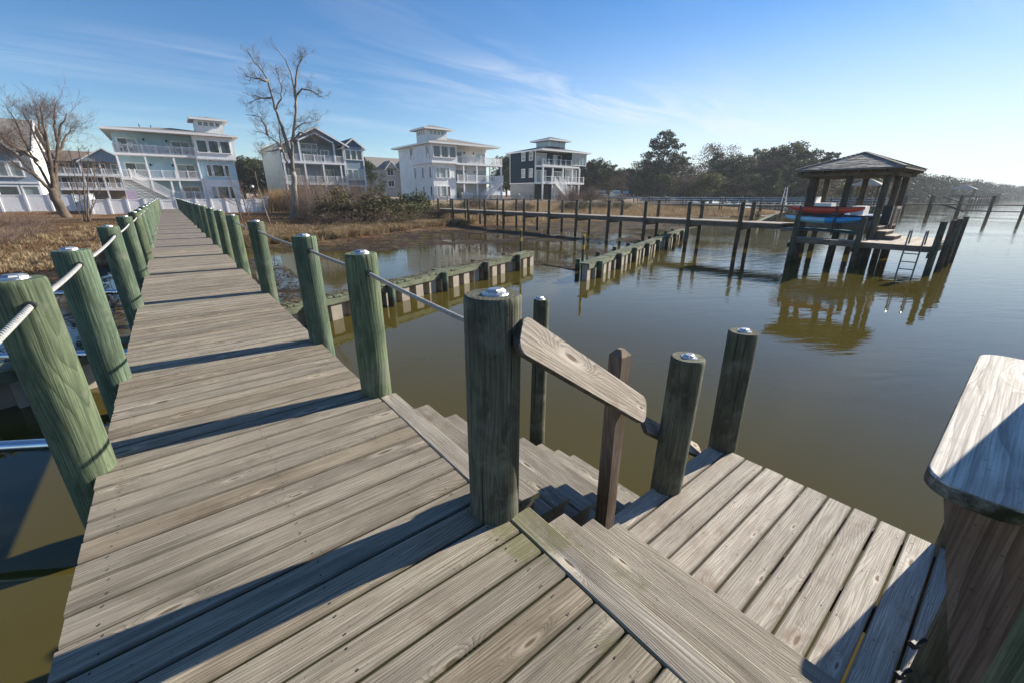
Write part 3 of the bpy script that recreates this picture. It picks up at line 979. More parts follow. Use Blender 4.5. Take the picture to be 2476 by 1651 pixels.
# aluminium lift frame beside the boardwalk
lift = thing('lift_frame', 'silver tube lift frame low beside the green pilings', 'boat lift', (-1.5, 9, -0.9))
for (ax, ay), (bx, by) in (((-1.72, 5.644), (-1.462, 5.48)), ((-1.574, 8.6), (-1.391, 8.476)), ((-2.676, 14.617), (-2.402, 14.454))):
    d_ = Vector((bx - ax, by - ay, 0)).normalized()
    p0 = Vector((ax, ay, -0.8)); s0 = (-0.82 - ax) / d_.x; s1_ = (-4.6 - ax) / d_.x
    MB().cyl(p0 + d_ * s0, p0 + d_ * s1_, 0.055, None, 16).build('cross_tube', M['pipe'], lift, True)
MB().box(-0.86, -0.78, 4.6, 14.4, -0.95, -0.81).build('side_beam', M['pipe'], lift)
MB().box(-4.66, -4.56, 6.6, 16.8, -0.95, -0.81).build('side_beam', M['pipe'], lift)

# ------------------------------------------------------------------ bulkheads
def bulkhead(label, A, B, n_parts, zc=-0.95, post_step=2.35, skip_from=None):
    A = Vector((A[0], A[1], 0)); B = Vector((B[0], B[1], 0))
    d = (B - A); L = d.length; d.normalize(); nrm = Vector((d.y, -d.x, 0))      # towards the camera side
    root = thing('bulkhead', label, 'bulkhead', ((A.x + B.x) / 2, (A.y + B.y) / 2, zc))
    ang = math.atan2(nrm.y, nrm.x)
    s = 0.0; i = 0
    rest = MB()
    order = []
    while s < L:
        order.append(s); s += 0.152
    order.sort(key=lambda q: (A + d * q).length)
    near = set(order[:n_parts])
    for s in order:
        c = A + d * s - nrm * 0.10
        z = zc + rnd.uniform(-.006, .006)
        if s in near:
            plank('cap_board', c.x + rnd.uniform(-.015, .015), c.y + rnd.uniform(-.015, .015), z, 0.42, 0.132, 0.038, M['capb'], root, ang + rnd.uniform(-.03, .03), rnd.uniform(-.04, .04))
        else:
            rest.bar(c - nrm * .21 + Vector((0, 0, z - .019)), c + nrm * .21 + Vector((0, 0, z - .019)), 0.142, 0.038)
    if rest.v:
        tag(rest.build('cap_boards', M['capb'], root), kind='stuff')
    # waler along the face
    p = A + nrm * 0.075; q = B + nrm * 0.075
    s = 0
    while s < L:
        e = min(L, s + 2.4)
        MB().bar(A + d * s + nrm * .075 + Vector((0, 0, zc - .13)), A + d * (e - .006) + nrm * .075 + Vector((0, 0, zc - .13)), 0.045, 0.17).build('waler', M['capb'], root)
        s = e
    # corrugated sheet panels
    s = 0; k_ = 0
    shm = {}
    for typ, off in ((0, 0.0), (1, -0.20)):
        mb_ = MB()
        wd = 0.30
        mb_.box(-wd / 2, wd / 2, -0.006 + off, 0.006 + off, -1.3, 0.0)
        if typ == 0:
            mb_.box(-wd / 2 - .006, -wd / 2 + .006, -0.205, 0.005, -1.3, -.001)
            mb_.box(wd / 2 - .006, wd / 2 + .006, -0.205, 0.005, -1.3, -.001)
        shm[typ] = mb_.mesh('sheet_panel', M['sheet'])
    near_s = MB()
    while s < L:
        c = A + d * (s + .15) + nrm * 0.035
        o = place(shm[k_ % 2], 'sheet_panel', (c.x, c.y, zc - .05), root, (0, 0, math.atan2(-d.y, -d.x)))
        s += 0.30; k_ += 1
    s = 0.9
    while s < L:
        c = A + d * s + nrm * 0.20
        me = BPOST[int(s) % 2]
        place(me, 'piling', (c.x, c.y, zc - .01), root, (0, 0, s))
        c2 = A + d * (s + .9) - nrm * 1.1
        if gz(c2.x, c2.y) > -2.5:
            place(me, 'anchor_piling', (c2.x, c2.y, zc - .14), root, (0, 0, s * 2))
        s += post_step
    return root


BPOST = [piling_mesh(51, 0.115, 0.0, -2.2, M['post'], 16), piling_mesh(57, 0.12, 0.03, -2.2, M['postd'], 16)]
bulkhead('pale timber-capped bulkhead running from under the boardwalk toward the channel gap', (-7.5, 7.25), (12.55, 14.2), 130)
bulkhead('second bulkhead across the channel gap passing under the neighbouring pier', (11.75, 10.2), (30.5, 16.85), 60)
bulkhead('farthest short bulkhead seen beyond the neighbouring pier', (43.5, 16.9), (62.5, 22.4), 0)

for (x, y, lab) in ((12.35, 14.75, 'yellow-banded marker post at the tip of the boardwalk bulkhead'), (12.35, 10.95, 'yellow-topped marker post at the tip of the second bulkhead')):
    t_ = thing('marker_post', lab, 'marker post', (x, y, -1.6))
    piling_o = MB().cyl((x, y, -2.2), (x, y, -0.08), 0.055, 0.05, 12).build('post', M['pierp'], t_, True)
    MB().cyl((x, y, -0.08), (x, y, 0.02), 0.052, 0.05, 12).build('band', M['yellow'], t_, True)
    MB().cyl((x, y, -0.55), (x, y, -0.38), 0.0565, 0.0565, 12).build('band', M['yellow'], t_, True)

# ------------------------------------------------------------------ neighbouring pier (runs beside ours to the pavilion)
PPOST = [piling_mesh(61, 0.115, 1.07, -2.6, M['pierp'], 14), piling_mesh(66, 0.12, 1.05, -2.6, M['pierp'], 14)]
xn = lambda y: 25.4 - 0.055 * (y - 8.5)
pier2 = thing('pier', 'brown plank pier with paired pilings leading out to the roofed boat house', 'pier', (25.5, 25, 0))
mb = MB(); y = 8.6
while y < 44:
    dz = rnd.uniform(-.004, .003)
    mb.box(xn(y) + rnd.uniform(-.01, .01), xn(y) + 1.7, y, y + .139, dz - .04, dz)
    y += .146
tag(mb.build('plank_run', M['pierd'], pier2), kind='stuff')
for off in (0.03, 0.85, 1.66):
    MB().bar((xn(8.6) + off, 8.6, -.17), (xn(44) + off, 44, -.17), .05, .24).build('stringer', M['beamy'], pier2)
FA = [29.02, 30.86, 32.88, 35.09, 37.59, 40.35, 43.65, 47.28, 51.45, 56.01, 61.2, 66.93]
BA = [30.63, 32.51, 34.46, 36.78, 39.31, 42.16, 45.42, 49.04, 53.12, 57.59, 62.63, 68.04]
fy, by = [], []
for lst, off, store in ((FA, -.06, fy), (BA, 1.76, by)):
    for a in lst:
        t_ = math.tan(rad(a)); y = (25.4 + .055 * 8.5 + off) / (t_ + .055)
        store.append(y)
        piling(pier2, xn(y) + off, y, PPOST[len(store) % 2], light=False, dz=rnd.uniform(-.03, .03))
for a, b in zip(fy, by):
    MB().bar((xn(a) - .16, a, -.37), (xn(b) + 1.9, b, -.37), .06, .18).build('cross_beam', M['beam'], pier2)
for store, off in ((fy, -.06), (by, 1.76)):
    for za in (0.94,):
        mb = MB()
        for a, b in zip(store, store[1:]):
            mb.tube([(xn(a) + off, a, za), (xn((a + b) / 2) + off, (a + b) / 2, za - .03), (xn(b) + off, b, za)], .012, 5)
        mb.build('guard_rope', M['rope'], pier2)

# ------------------------------------------------------------------ boat house pavilion
def shingle_face(mb_, A, B, P, n, rr, wtab=0.33):
    A = Vector(A); B = Vector(B); P = Vector(P)
    nrm = (B - A).cross(P - A).normalized()
    if nrm.z < 0: nrm = -nrm
    for i in range(n):
        t0, t1 = i / n, min(0.995, (i + 1.25) / n)
        a0 = A.lerp(P, t0); b0 = B.lerp(P, t0); a1 = A.lerp(P, t1); b1 = B.lerp(P, t1)
        L = (b0 - a0).length; k_ = max(1, int(L / wtab)); off = rr.uniform(0, .5)
        cuts = [0.0] + [min(1, max(0, (j + off) / k_)) for j in range(1, k_)] + [1.0]
        for u0, u1 in zip(cuts, cuts[1:]):
            l0 = .014 + rr.uniform(0, .018); g_ = .006 / max(L, .2)
            q = [a0.lerp(b0, u0 + g_) + nrm * l0, a0.lerp(b0, u1 - g_) + nrm * l0, a1.lerp(b1, u1 - g_) + nrm * .006, a1.lerp(b1, u0 + g_) + nrm * .006]
            base = [a0.lerp(b0, u0 + g_), a0.lerp(b0, u1 - g_)]
            mb_.add(q + base, [(0, 1, 2, 3), (4, 5, 1, 0)], rr.choice((0, 0, 1)))


def hip_roof(parent, x0, x1, y0, y1, ze, za, n, name='roof', ridge=0.0):
    cx_, cy_ = (x0 + x1) / 2, (y0 + y1) / 2
    c_ = [(x0, y0, ze), (x1, y0, ze), (x1, y1, ze), (x0, y1, ze)]
    ap = (cx_, cy_, za)
    core = MB().add([(x, y, z - .012) for x, y, z in c_] + [(cx_, cy_, za - .012)] + [(x, y, z - .06) for x, y, z in c_],
                    [(0, 1, 4), (1, 2, 4), (2, 3, 4), (3, 0, 4), (0, 5, 6, 1), (1, 6, 7, 2), (2, 7, 8, 3), (3, 8, 5, 0), (8, 7, 6, 5)])
    r_ = core.build(name, M['roofgrey'], parent)
    rr = random.Random(5)
    for i in range(4):
        mb_ = MB()
        shingle_face(mb_, c_[i], c_[(i + 1) % 4], ap, n, rr)
        tag(mb_.build('shingle_course', [M['shA'], M['shB']], r_), kind='stuff')
    for x, y, z in c_:
        a = Vector((x, y, z)); p_ = Vector(ap)
        mb_ = MB(); k_ = 16
        for i in range(k_):
            s0 = a.lerp(p_, i / k_); s1_ = a.lerp(p_, (i + 1.15) / k_ if i < k_ - 1 else 1)
            mb_.bar(s0 + Vector((0, 0, .045)), s1_ + Vector((0, 0, .033)), .17, .018)
        tag(mb_.build('hip_shingles', M['shB'], r_), kind='stuff')
    return r_


M['shA'] = plain('weathered_shingle', (0.36, 0.315, 0.27), 0.9, 0, 0.3, 5, 0.5, dirt=0.35)
M['shB'] = plain('dark_weathered_shingle', (0.24, 0.21, 0.185), 0.9, 0, 0.3, 5, 0.5, dirt=0.35)
pav = thing('boat_house', 'open boat house with shingled pyramid roof on thick timber posts over the water', 'boat house', (27, 6.3, -1.6))
RX0, RX1, RY0, RY1 = 24.65, 29.35, 4.2, 8.3
hip_roof(pav, RX0, RX1, RY0, RY1, 2.58, 3.38, 15)
TP = [piling_mesh(71, 0.135, 2.38, -2.8, M['pierp'], 16), piling_mesh(77, 0.14, 2.38, -2.8, M['pierp'], 16)]
for i, (x, y) in enumerate(((25.2, 7.65), (25.2, 6.15), (25.2, 4.8), (28.7, 8.0), (28.7, 6.3), (28.7, 4.75), (27.0, 4.75), (27.0, 8.0))):
    place(TP[i % 2], 'timber_post', (x, y, 0), pav, (0, 0, i))
for x in (25.05, 28.85):
    MB().box(x - .025, x + .025, 4.4, 8.3, 2.28, 2.55).build('roof_beam', M['beamy'], pav)
    MB().box(x + .27 if x < 27 else x - .32, x + .32 if x < 27 else x - .27, 4.45, 8.25, 2.25, 2.52).build('roof_beam', M['beamy'], pav)
for y in (4.58, 8.15):
    MB().box(24.95, 28.95, y - .025, y + .025, 2.26, 2.52).build('roof_beam', M['beam'], pav)
for i in range(9):
    t_ = (i + .5) / 9
    for x0_, x1_ in ((RX0 + .04, RX0 + .5), (RX1 - .5, RX1 - .04)):
        MB().box(x0_, x1_, RY0 + (RY1 - RY0) * t_ - .02, RY0 + (RY1 - RY0) * t_ + .02, 2.42, 2.52).build('rafter_tail', M['beam'], pav)
    for y0_, y1_ in ((RY0 + .04, RY0 + .5), (RY1 - .5, RY1 - .04)):
        MB().box(RX0 + (RX1 - RX0) * t_ - .02, RX0 + (RX1 - RX0) * t_ + .02, y0_, y1_, 2.42, 2.52).build('rafter_tail', M['beamy'], pav)
# rack arms for the kayaks
for y in (7.65, 6.15):
    for z in (0.60, 0.15, -0.22):
        MB().box(24.42, 25.1, y - .03, y + .03, z - .045, z + .0).build('rack_arm', M['dark'], pav)
    MB().box(24.40, 24.46, y - .03, y + .03, -.35, .95).build('rack_upright', M['dark'], pav)

LP = -0.5
lowp = thing('swim_platform', 'sunlit lower swim platform with low pilings in front of the boat house', 'platform', (25, 4, LP))
y = 2.42
while y < 4.72:
    plank('plank', 26.05, y + .07, LP + rnd.uniform(-.003, .002), 5.15, 0.138, 0.038, M['pierd'], lowp)
    y += .146
for i in range(5):
    plank('plank', 23.55 + .146 * i, 6.06, LP + rnd.uniform(-.003, .002), 2.6, 0.138, 0.038, M['pierd'], lowp, math.pi / 2)
MB().box(23.44, 23.48, 2.40, 7.38, LP - .235, LP - .002).build('fascia', M['beamy'], lowp)
MB().box(24.26, 24.30, 4.75, 7.38, LP - .235, LP - .042).build('fascia', M['beamy'], lowp)
MB().box(23.44, 28.65, 2.36, 2.40, LP - .235, LP - .002).build('fascia', M['beam'], lowp)
for x in (25.0, 26.8, 28.6):
    MB().box(x - .02, x + .02, 2.41, 4.74, LP - .235, LP - .042).build('joist', M['beamy'], lowp)
LPOST = [piling_mesh(81, 0.112, 0.48, -2.8, M['postd'], 16), piling_mesh(87, 0.112, 0.48, -2.8, M['pierp'], 16)]
for i, (x, y, dz) in enumerate(((23.3, 7.32, .12), (23.3, 4.82, .06), (23.28, 2.36, 0), (25.0, 2.25, 0), (26.8, 2.25, 0), (28.6, 2.25, .03))):
    place(LPOST[i % 2], 'piling', (x, y, dz), lowp, (0, 0, i))
for x, y in ((24.35, 7.35), (24.35, 6.0), (24.35, 4.85), (25.0, 4.7), (26.8, 4.7), (28.5, 4.6)):
    MB().cyl((x, y, -2.6), (x, y, LP - .05), .11, .1, 12).build('support_piling', M['pierp'], lowp, True)
for y in (7.32, 4.82, 2.36):
    MB().box(23.15, 24.6, y + .13, y + .17, LP - .44, LP - .24).build('cross_beam', M['beam'], lowp)
for i in range(3):
    MB().box(25.45, 27.0, 4.02 + .33 * i, 4.02 + .33 * i + .36, LP + .012, LP + .19 * (i + 1) - .04).build('riser', M['beam'], lowp)
    plank('tread', 26.22, 4.18 + .33 * i, LP + .19 * (i + 1), 1.6, 0.38, 0.038, M['pierd'], lowp)
mb = MB()
for xa in (27.5, 28.5):
    mb.box(xa - .045, xa + .045, 4.55, 4.64, -.1, .92)
mb.box(27.5, 28.5, 4.56, 4.63, .80, .92)
mb.box(27.546, 28.454, 4.57, 4.62, .02, .1)
for i in range(5):
    mb.box(27.64 + .16 * i, 27.67 + .16 * i, 4.58, 4.61, .101, .799)
mb.build('railing', M['pierd'], lowp)

lad = thing('swim_ladder', 'thin metal swim ladder hooked over the lower platform edge', 'ladder', (23.38, 3.0, -1.6))
for y in (3.27, 2.78):
    MB().tube([(23.95, y, LP + .02), (23.9, y, -.02), (23.78, y, .10), (23.6, y, .12), (23.45, y, .05), (23.38, y, -.1), (23.36, y, -.6), (23.35, y, -1.95)], .028, 8).build('side_rail', M['ladder'], lad, True)
for z in (-.82, -1.15, -1.45):
    MB().cyl((23.36, 2.78, z), (23.36, 3.27, z), .022, None, 8).build('rung', M['ladder'], lad, True)


def kayak(name, label, cat, x, ya, yb_, zc, hw, hh, mats, rocker=.10, split=None, flat=False):
    n = 26; secs = []
    for i in range(n + 1):
        t_ = i / n; y = ya + (yb_ - ya) * t_; s = 2 * t_ - 1
        prof = max(0.02, (1 - abs(s) ** 2.6)) ** .75
        rise = rocker * abs(s) ** 3
        w = hw * prof; h_ = hh * (0.35 + .65 * prof) if not flat else hh
        ring = []
        for j in range(14):
            a = 2 * math.pi * j / 14
            cz = math.sin(a)
            ring.append((x + w * math.cos(a), y, zc + rise + h_ * (cz * .55 if cz > 0 else cz)))
        secs.append(ring)
    t_ = thing(name, label, cat, (x, (ya + yb_) / 2, zc - hh))
    if split is None:
        MB().loft(secs).build('hull', mats[0], t_, 'all')
    else:
        c_ = int(n * split)
        MB().loft(secs[:c_ + 1]).build('hull', mats[0], t_, 'all')
        MB().loft(secs[c_:]).build('hull', mats[1], t_, 'all')
    if not flat:
        mb_ = MB(); yc_ = (ya + yb_) / 2
        ell = lambda sx, sy, z: [(x + sx * math.cos(2 * math.pi * j / 18), yc_ + sy * math.sin(2 * math.pi * j / 18), z) for j in range(18)]
        mb_.loft([ell(hw * .62, .45, zc + hh * .42), ell(hw * .66, .48, zc + hh * .66), ell(hw * .52, .40, zc + hh * .66), ell(hw * .5, .38, zc + hh * .45)])
        mb_.build('cockpit_rim', M['dark'], t_, True)
    return t_


kayak('kayak', 'red sit-in kayak on the top of the rack', 'kayak', 24.76, 8.30, 5.20, .79, .33, .20, [M['red']])
kayak('kayak', 'blue kayak with a pale bow on the middle of the rack', 'kayak', 24.76, 8.35, 5.25, .34, .33, .20, [M['lblue'], M['blue']], split=.6)
kayak('paddle_board', 'upper of two thin teal paddle boards on the rack bottom', 'paddle board', 24.74, 8.45, 5.05, -.10, .36, .045, [M['teal']], rocker=-.10, flat=True)
kayak('paddle_board', 'lower of two thin teal paddle boards on the rack bottom', 'paddle board', 24.74, 8.40, 5.10, -.195, .35, .045, [M['teal']], rocker=-.10, flat=True)

boat = thing('motor_boat', 'grey motor boat with navy stripe resting on the lift under the roof', 'boat', (27.0, 7.4, -.5))
def bsec(y, hw, keel, sheer, mi=0):
    return [(27.0 - hw, y, sheer), (27.0 - hw * .94, y, sheer - .45 * (sheer - keel)), (27.0 - hw * .5, y, keel + .08 * (sheer - keel)), (27.0, y, keel), (27.0 + hw * .5, y, keel + .08 * (sheer - keel)),
            (27.0 + hw * .94, y, sheer - .45 * (sheer - keel)), (27.0 + hw, y, sheer), (27.0 + hw * .85, y, sheer + .02), (27.0, y, sheer - .05), (27.0 - hw * .85, y, sheer + .02)]
MB().loft([bsec(4.95, 1.05, -.42, .50), bsec(6.0, 1.12, -.45, .52), bsec(7.2, 1.02, -.42, .58), bsec(8.1, .62, -.22, .66), bsec(8.6, .06, .3, .72)]).build('hull', M['hull'], boat, True)
mb = MB()
for s in (-1, 1):
    for (ya, ha, za), (yb_, hb, zb) in zip([(4.94, 1.063, .48), (6.0, 1.133, .50), (7.2, 1.033, .56), (8.1, .632, .64)], [(6.0, 1.133, .50), (7.2, 1.033, .56), (8.1, .632, .64), (8.6, .07, .70)]):
        mb.add([(27 + s * ha, ya, za), (27 + s * hb, yb_, zb), (27 + s * hb * .985, yb_, zb - .2), (27 + s * ha * .985, ya, za - .2)], [(0, 1, 2, 3) if s < 0 else (3, 2, 1, 0)])
mb.build('stripe', M['navy'], boat)
MB().box(26.6, 27.4, 7.0, 7.7, .5, 1.05).box(26.62, 27.38, 7.72, 7.76, 1.0, 1.35).build('console', M['white'], boat)
MB().box(26.5, 27.5, 5.6, 6.1, .5, .92).build('seat', M['white'], boat)
MB().box(26.85, 27.15, 4.6, 4.94, .1, .95).build('outboard_motor', M['dark'], boat)

# ------------------------------------------------------------------ farther piers
pier3 = thing('pier', 'far pier with wire railing and white post caps in front of the wood', 'pier', (71, 33, 0))
A3, B3 = Vector((66.0, 54, 0)), Vector((76.6, 13.5, 0))
d3 = (B3 - A3).normalized(); n3 = Vector((-d3.y, d3.x, 0)); n3 = -n3 if n3.x > 0 else n3
L3 = (B3 - A3).length
MB().bar(A3 + Vector((0, 0, -.04)), B3 + Vector((0, 0, -.04)), 1.8, .08).build('deck', M['pierd'], pier3)
MB().bar(A3 + n3 * .85 + Vector((0, 0, -.2)), B3 + n3 * .85 + Vector((0, 0, -.2)), .06, .24).build('stringer', M['beam'], pier3)
TH = [piling_mesh(91, .1, 1.1, -2.4, M['pierp'], 10)]
for side in (1, -1):
    s = .5; k = 0
    while s < L3:
        c_ = A3 + d3 * s + n3 * .92 * side
        o = place(TH[0], 'piling', c_, pier3, (0, 0, s))
        l = MB().cyl((c_.x, c_.y, 1.1), (c_.x, c_.y, 1.14), .085, .05, 10).build('post_cap', M['white'], pier3)
        s += 2.9; k += 1
    for z in (.35, .7, 1.0):
        MB().tube([A3 + n3 * .92 * side + Vector((0, 0, z)), B3 + n3 * .92 * side + Vector((0, 0, z))], .016, 5).build('rail_wire', M['pipe'], pier3)
# white ladder standing on the far pier
c_ = A3 + d3 * 29.5
l3 = thing('step_ladder', 'white step ladder standing on the far pier', 'ladder', (c_.x, c_.y, 0))
for s in (-.28, .28):
    MB().bar(c_ + d3 * s + Vector((0, 0, .0)), c_ + d3 * s * .45 + Vector((0, 0, 2.6)), .07, .05).build('side_rail', M['white'], l3)
    MB().bar(c_ + d3 * s - n3 * .7 + Vector((0, 0, .0)), c_ + d3 * s * .45 - n3 * .06 + Vector((0, 0, 2.55)), .06, .05).build('back_leg', M['white'], l3)
for z in (.5, .95, 1.4, 1.85, 2.3):
    MB().bar(c_ - d3 * (.28 - z * .06) + Vector((0, 0, z)), c_ + d3 * (.28 - z * .06) + Vector((0, 0, z)), .08, .04).build('rung', M['white'], l3)


def far_pavilion(label, cx_, cy_, w, zd, ze, za, furniture=False):
    t_ = thing('dock_pavilion', label, 'pavilion', (cx_, cy_, -1.6))
    h_ = w / 2
    MB().add([(cx_ - h_, cy_ - h_, ze), (cx_ + h_, cy_ - h_, ze), (cx_ + h_, cy_ + h_, ze), (cx_ - h_, cy_ + h_, ze), (cx_, cy_, za), (cx_ - h_, cy_ - h_, ze - .1), (cx_ + h_, cy_ - h_, ze - .1), (cx_ + h_, cy_ + h_, ze - .1), (cx_ - h_, cy_ + h_, ze - .1)],
             [(0, 1, 4), (1, 2, 4), (2, 3, 4), (3, 0, 4), (0, 5, 6, 1), (1, 6, 7, 2), (2, 7, 8, 3), (3, 8, 5, 0), (8, 7, 6, 5)]).build('roof', M['shA'], t_)
    for sx in (-1, 1):
        for sy in (-1, 1):
            MB().cyl((cx_ + sx * h_ * .8, cy_ + sy * h_ * .8, -2.4), (cx_ + sx * h_ * .8, cy_ + sy * h_ * .8, ze - .1), .13, .12, 10).build('post', M['pierp'], t_)
    MB().box(cx_ - h_ * .9, cx_ + h_ * .9, cy_ - h_ * .9, cy_ + h_ * .9, zd - .15, zd).build('deck', M['pierd'], t_)
    MB().box(cx_ - h_ * .9, cx_ - h_ * .82, cy_ - h_ * .7, cy_ + h_ * .7, zd + .01, zd + .75).build('bench_back', M['beamy'], t_)
    return t_


far_pavilion('small shingled pavilion at the end of the far pier', 77.6, 16.6, 3.6, 0.05, 2.7, 3.6)
far_pavilion('tiny hip-roofed pavilion far out along the shore', 198, 18.2, 6.0, 0.6, 3.1, 4.6)

pier4 = thing('pier', 'distant low pier silhouetted across the open water', 'pier', (104, 2, 0))
MB().box(103.1, 104.9, -60, 17, -.18, 0).build('deck', M['pierp'], pier4)
MB().box(102.9, 103.05, -60, 8.5, -1.12, -.98).build('lower_rail', M['pierp'], pier4)
T4 = piling_mesh(95, .17, 1.35, -2.4, M['pierp'], 10)
y = 16.5
while y > -58:
    place(T4, 'piling', (103.0, y, 0), pier4, (0, 0, y)); place(T4, 'piling', (105.0, y, -.1), pier4, (0, 0, y * 2))
    y -= 3.55
for x in (102.9, 104.0):
    MB().bar((x, 11.6, 1.15), (x, 8.9, .1), .14, .14).build('stair_rail', M['pierp'], pier4)
    MB().bar((x, 11.6, -.05), (x, 8.6, -1.15), .14, .22).build('stair_stringer', M['pierp'], pier4)
for i in range(6):
    MB().box(102.9, 104.0, 11.2 - .5 * i, 11.5 - .5 * i, -.12 - .19 * i, -.06 - .19 * i).build('tread', M['pierp'], pier4)
pier5 = thing('pier', 'very distant pier ending in a low boat shelter', 'pier', (230, 12, 0))
MB().box(196, 330, 16.5, 18, -.1, .1).build('deck', M['pierp'], pier5)
for i in range(14):
    MB().cyl((200 + i * 9.5, 16.4, -2), (200 + i * 9.5, 16.4, 1.3), .22, .2, 8).build('piling', M['pierp'], pier5)
MB().box(300, 325, 15, 19, 1.6, 2.0).build('shelter_roof', M['roofdark'], pier5)

# ------------------------------------------------------------------ houses (fronts face -Y)
def win(parent, x0, x1, z0, z1, y, cols=1, rows=1, gl='glass', fr=.09, name='window', face='Y', mull=.06, depth=.10):
    """framed window on the plane y (face 'Y') or on the plane x=y (face 'X', x0..x1 then run along Y)"""
    mb_ = MB()
    def bx(a0, a1, c0, c1, d0, d1):
        if face == 'Y': mb_.box(a0, a1, y - d1, y - d0, c0, c1)
        else: mb_.box(y - d1, y - d0, a0, a1, c0, c1)
    bx(x0 - fr, x1 + fr, z1, z1 + fr, -.02, depth); bx(x0 - fr, x1 + fr, z0 - fr, z0, -.02, depth + .03)
    bx(x0 - fr, x0, z0, z1, -.02, depth); bx(x1, x1 + fr, z0, z1, -.02, depth)
    for i in range(1, cols):
        xx = x0 + (x1 - x0) * i / cols
        bx(xx - mull / 2, xx + mull / 2, z0, z1, -.02, depth * .8)
    for i in range(1, rows):
        zz_ = z0 + (z1 - z0) * i / rows
        bx(x0, x1, zz_ - mull / 2, zz_ + mull / 2, -.02, depth * .7)
    o = mb_.build(name, M['white'], parent)
    for i in range(cols):
        a = x0 + (x1 - x0) * i / cols; b = x0 + (x1 - x0) * (i + 1) / cols
        g_ = gl if isinstance(gl, str) else gl[i % len(gl)]
        q = MB()
        if face == 'Y': q.box(a, b, y - .025, y - .012, z0, z1)
        else: q.box(y - .025, y - .012, a, b, z0, z1)
        q.build('pane', M[g_], o)
    return o


def railing(parent, p, q, h_=1.0, step=.14, mat='white', name='railing', posts=3, cable=False):
    p = Vector(p); q = Vector(q); L = (q - p).length; d = (q - p) / L
    mb_ = MB(); up = Vector((0, 0, 1))
    mb_.bar(p + up * h_, q + up * h_, .07, .07)
    mb_.bar(p + up * .1, q + up * .1, .05, .06)
    for i in range(posts):
        c_ = p + d * L * i / (posts - 1)
        mb_.box(c_.x - .06, c_.x + .06, c_.y - .06, c_.y + .06, c_.z, c_.z + h_ + .12)
    if cable:
        for z in (.3, .5, .7): mb_.bar(p + up * z, q + up * z, .02, .02)
    else:
        n = int(L / step)
        for i in range(1, n):
            c_ = p + d * L * i / n
            mb_.box(c_.x - .02, c_.x + .02, c_.y - .02, c_.y + .02, c_.z + .13, c_.z + h_ - .035)
    return mb_.build(name, M[mat], parent)


def balcony(parent, x0, x1, y0, y1, z, h_=.28, mat='white'):
    o = MB().box(x0, x1, y0, y1, z - h_, z).build('balcony_floor', M[mat], parent)
    return o


def flight(parent, x0, z0, x1, z1, y0, y1, mat='white', rails=True, slats=False):
    st = MB()
    for y in (y0, y1):
        st.bar((x0, y, z0 - .12), (x1, y, z1 - .12), .06, .32)
    n = max(3, int(abs(z0 - z1) / .19))
    for i in range(n):
        t_ = (i + .5) / n
        st.box(min(x0, x1) + abs(x1 - x0) * (t_ if x1 > x0 else 1 - t_) - .14, min(x0, x1) + abs(x1 - x0) * (t_ if x1 > x0 else 1 - t_) + .14, y0, y1, z0 + (z1 - z0) * t_ - .04, z0 + (z1 - z0) * t_)
    o = st.build('stair_flight', M[mat], parent)
    if rails:
        railing(parent, (x0, y0 - .02, z0), (x1, y0 - .02, z1), 1.0, .14, mat, 'stair_railing', 3)
        railing(parent, (x0, y1 + .02, z0), (x1, y1 + .02, z1), 1.0, .14, mat, 'stair_railing', 3)
    return o


def hipped(parent, x0, x1, y0, y1, ze, rise, mat, over=.6, name='roof', trim='white', inset=None):
    x0 -= over; x1 += over; y0 -= over; y1 += over
    w = min(x1 - x0, y1 - y0) / 2 if inset is None else inset
    if x1 - x0 >= y1 - y0:
        r0 = (x0 + w, (y0 + y1) / 2, ze + rise); r1 = (x1 - w, (y0 + y1) / 2, ze + rise)
        fs = [(0, 1, 5, 4), (1, 2, 5), (2, 3, 4, 5), (3, 0, 4)]
    else:
        r0 = ((x0 + x1) / 2, y0 + w, ze + rise); r1 = ((x0 + x1) / 2, y1 - w, ze + rise)
        fs = [(0, 1, 4), (1, 2, 5, 4), (2, 3, 5), (3, 0, 4, 5)]
    o = MB().add([(x0, y0, ze), (x1, y0, ze), (x1, y1, ze), (x0, y1, ze), r0, r1], fs + [(3, 2, 1, 0)]).build(name, M[mat], parent)
    f_ = MB()
    f_.box(x0 - .02, x1 + .02, y0 - .03, y0 + .01, ze - .24, ze + .02); f_.box(x0 - .02, x1 + .02, y1 - .01, y1 + .03, ze - .24, ze + .02)
    f_.box(x0 - .03, x0 + .01, y0 + .012, y1 - .012, ze - .24, ze + .02); f_.box(x1 - .01, x1 + .03, y0 + .012, y1 - .012, ze - .24, ze + .02)
    f_.build('fascia', M[trim], o)
    MB().box(x0 + .012, x1 - .012, y0 + .012, y1 - .012, ze - .2, ze - .012).build('soffit', M['soffit' if trim == 'white' else trim], o)
    return o


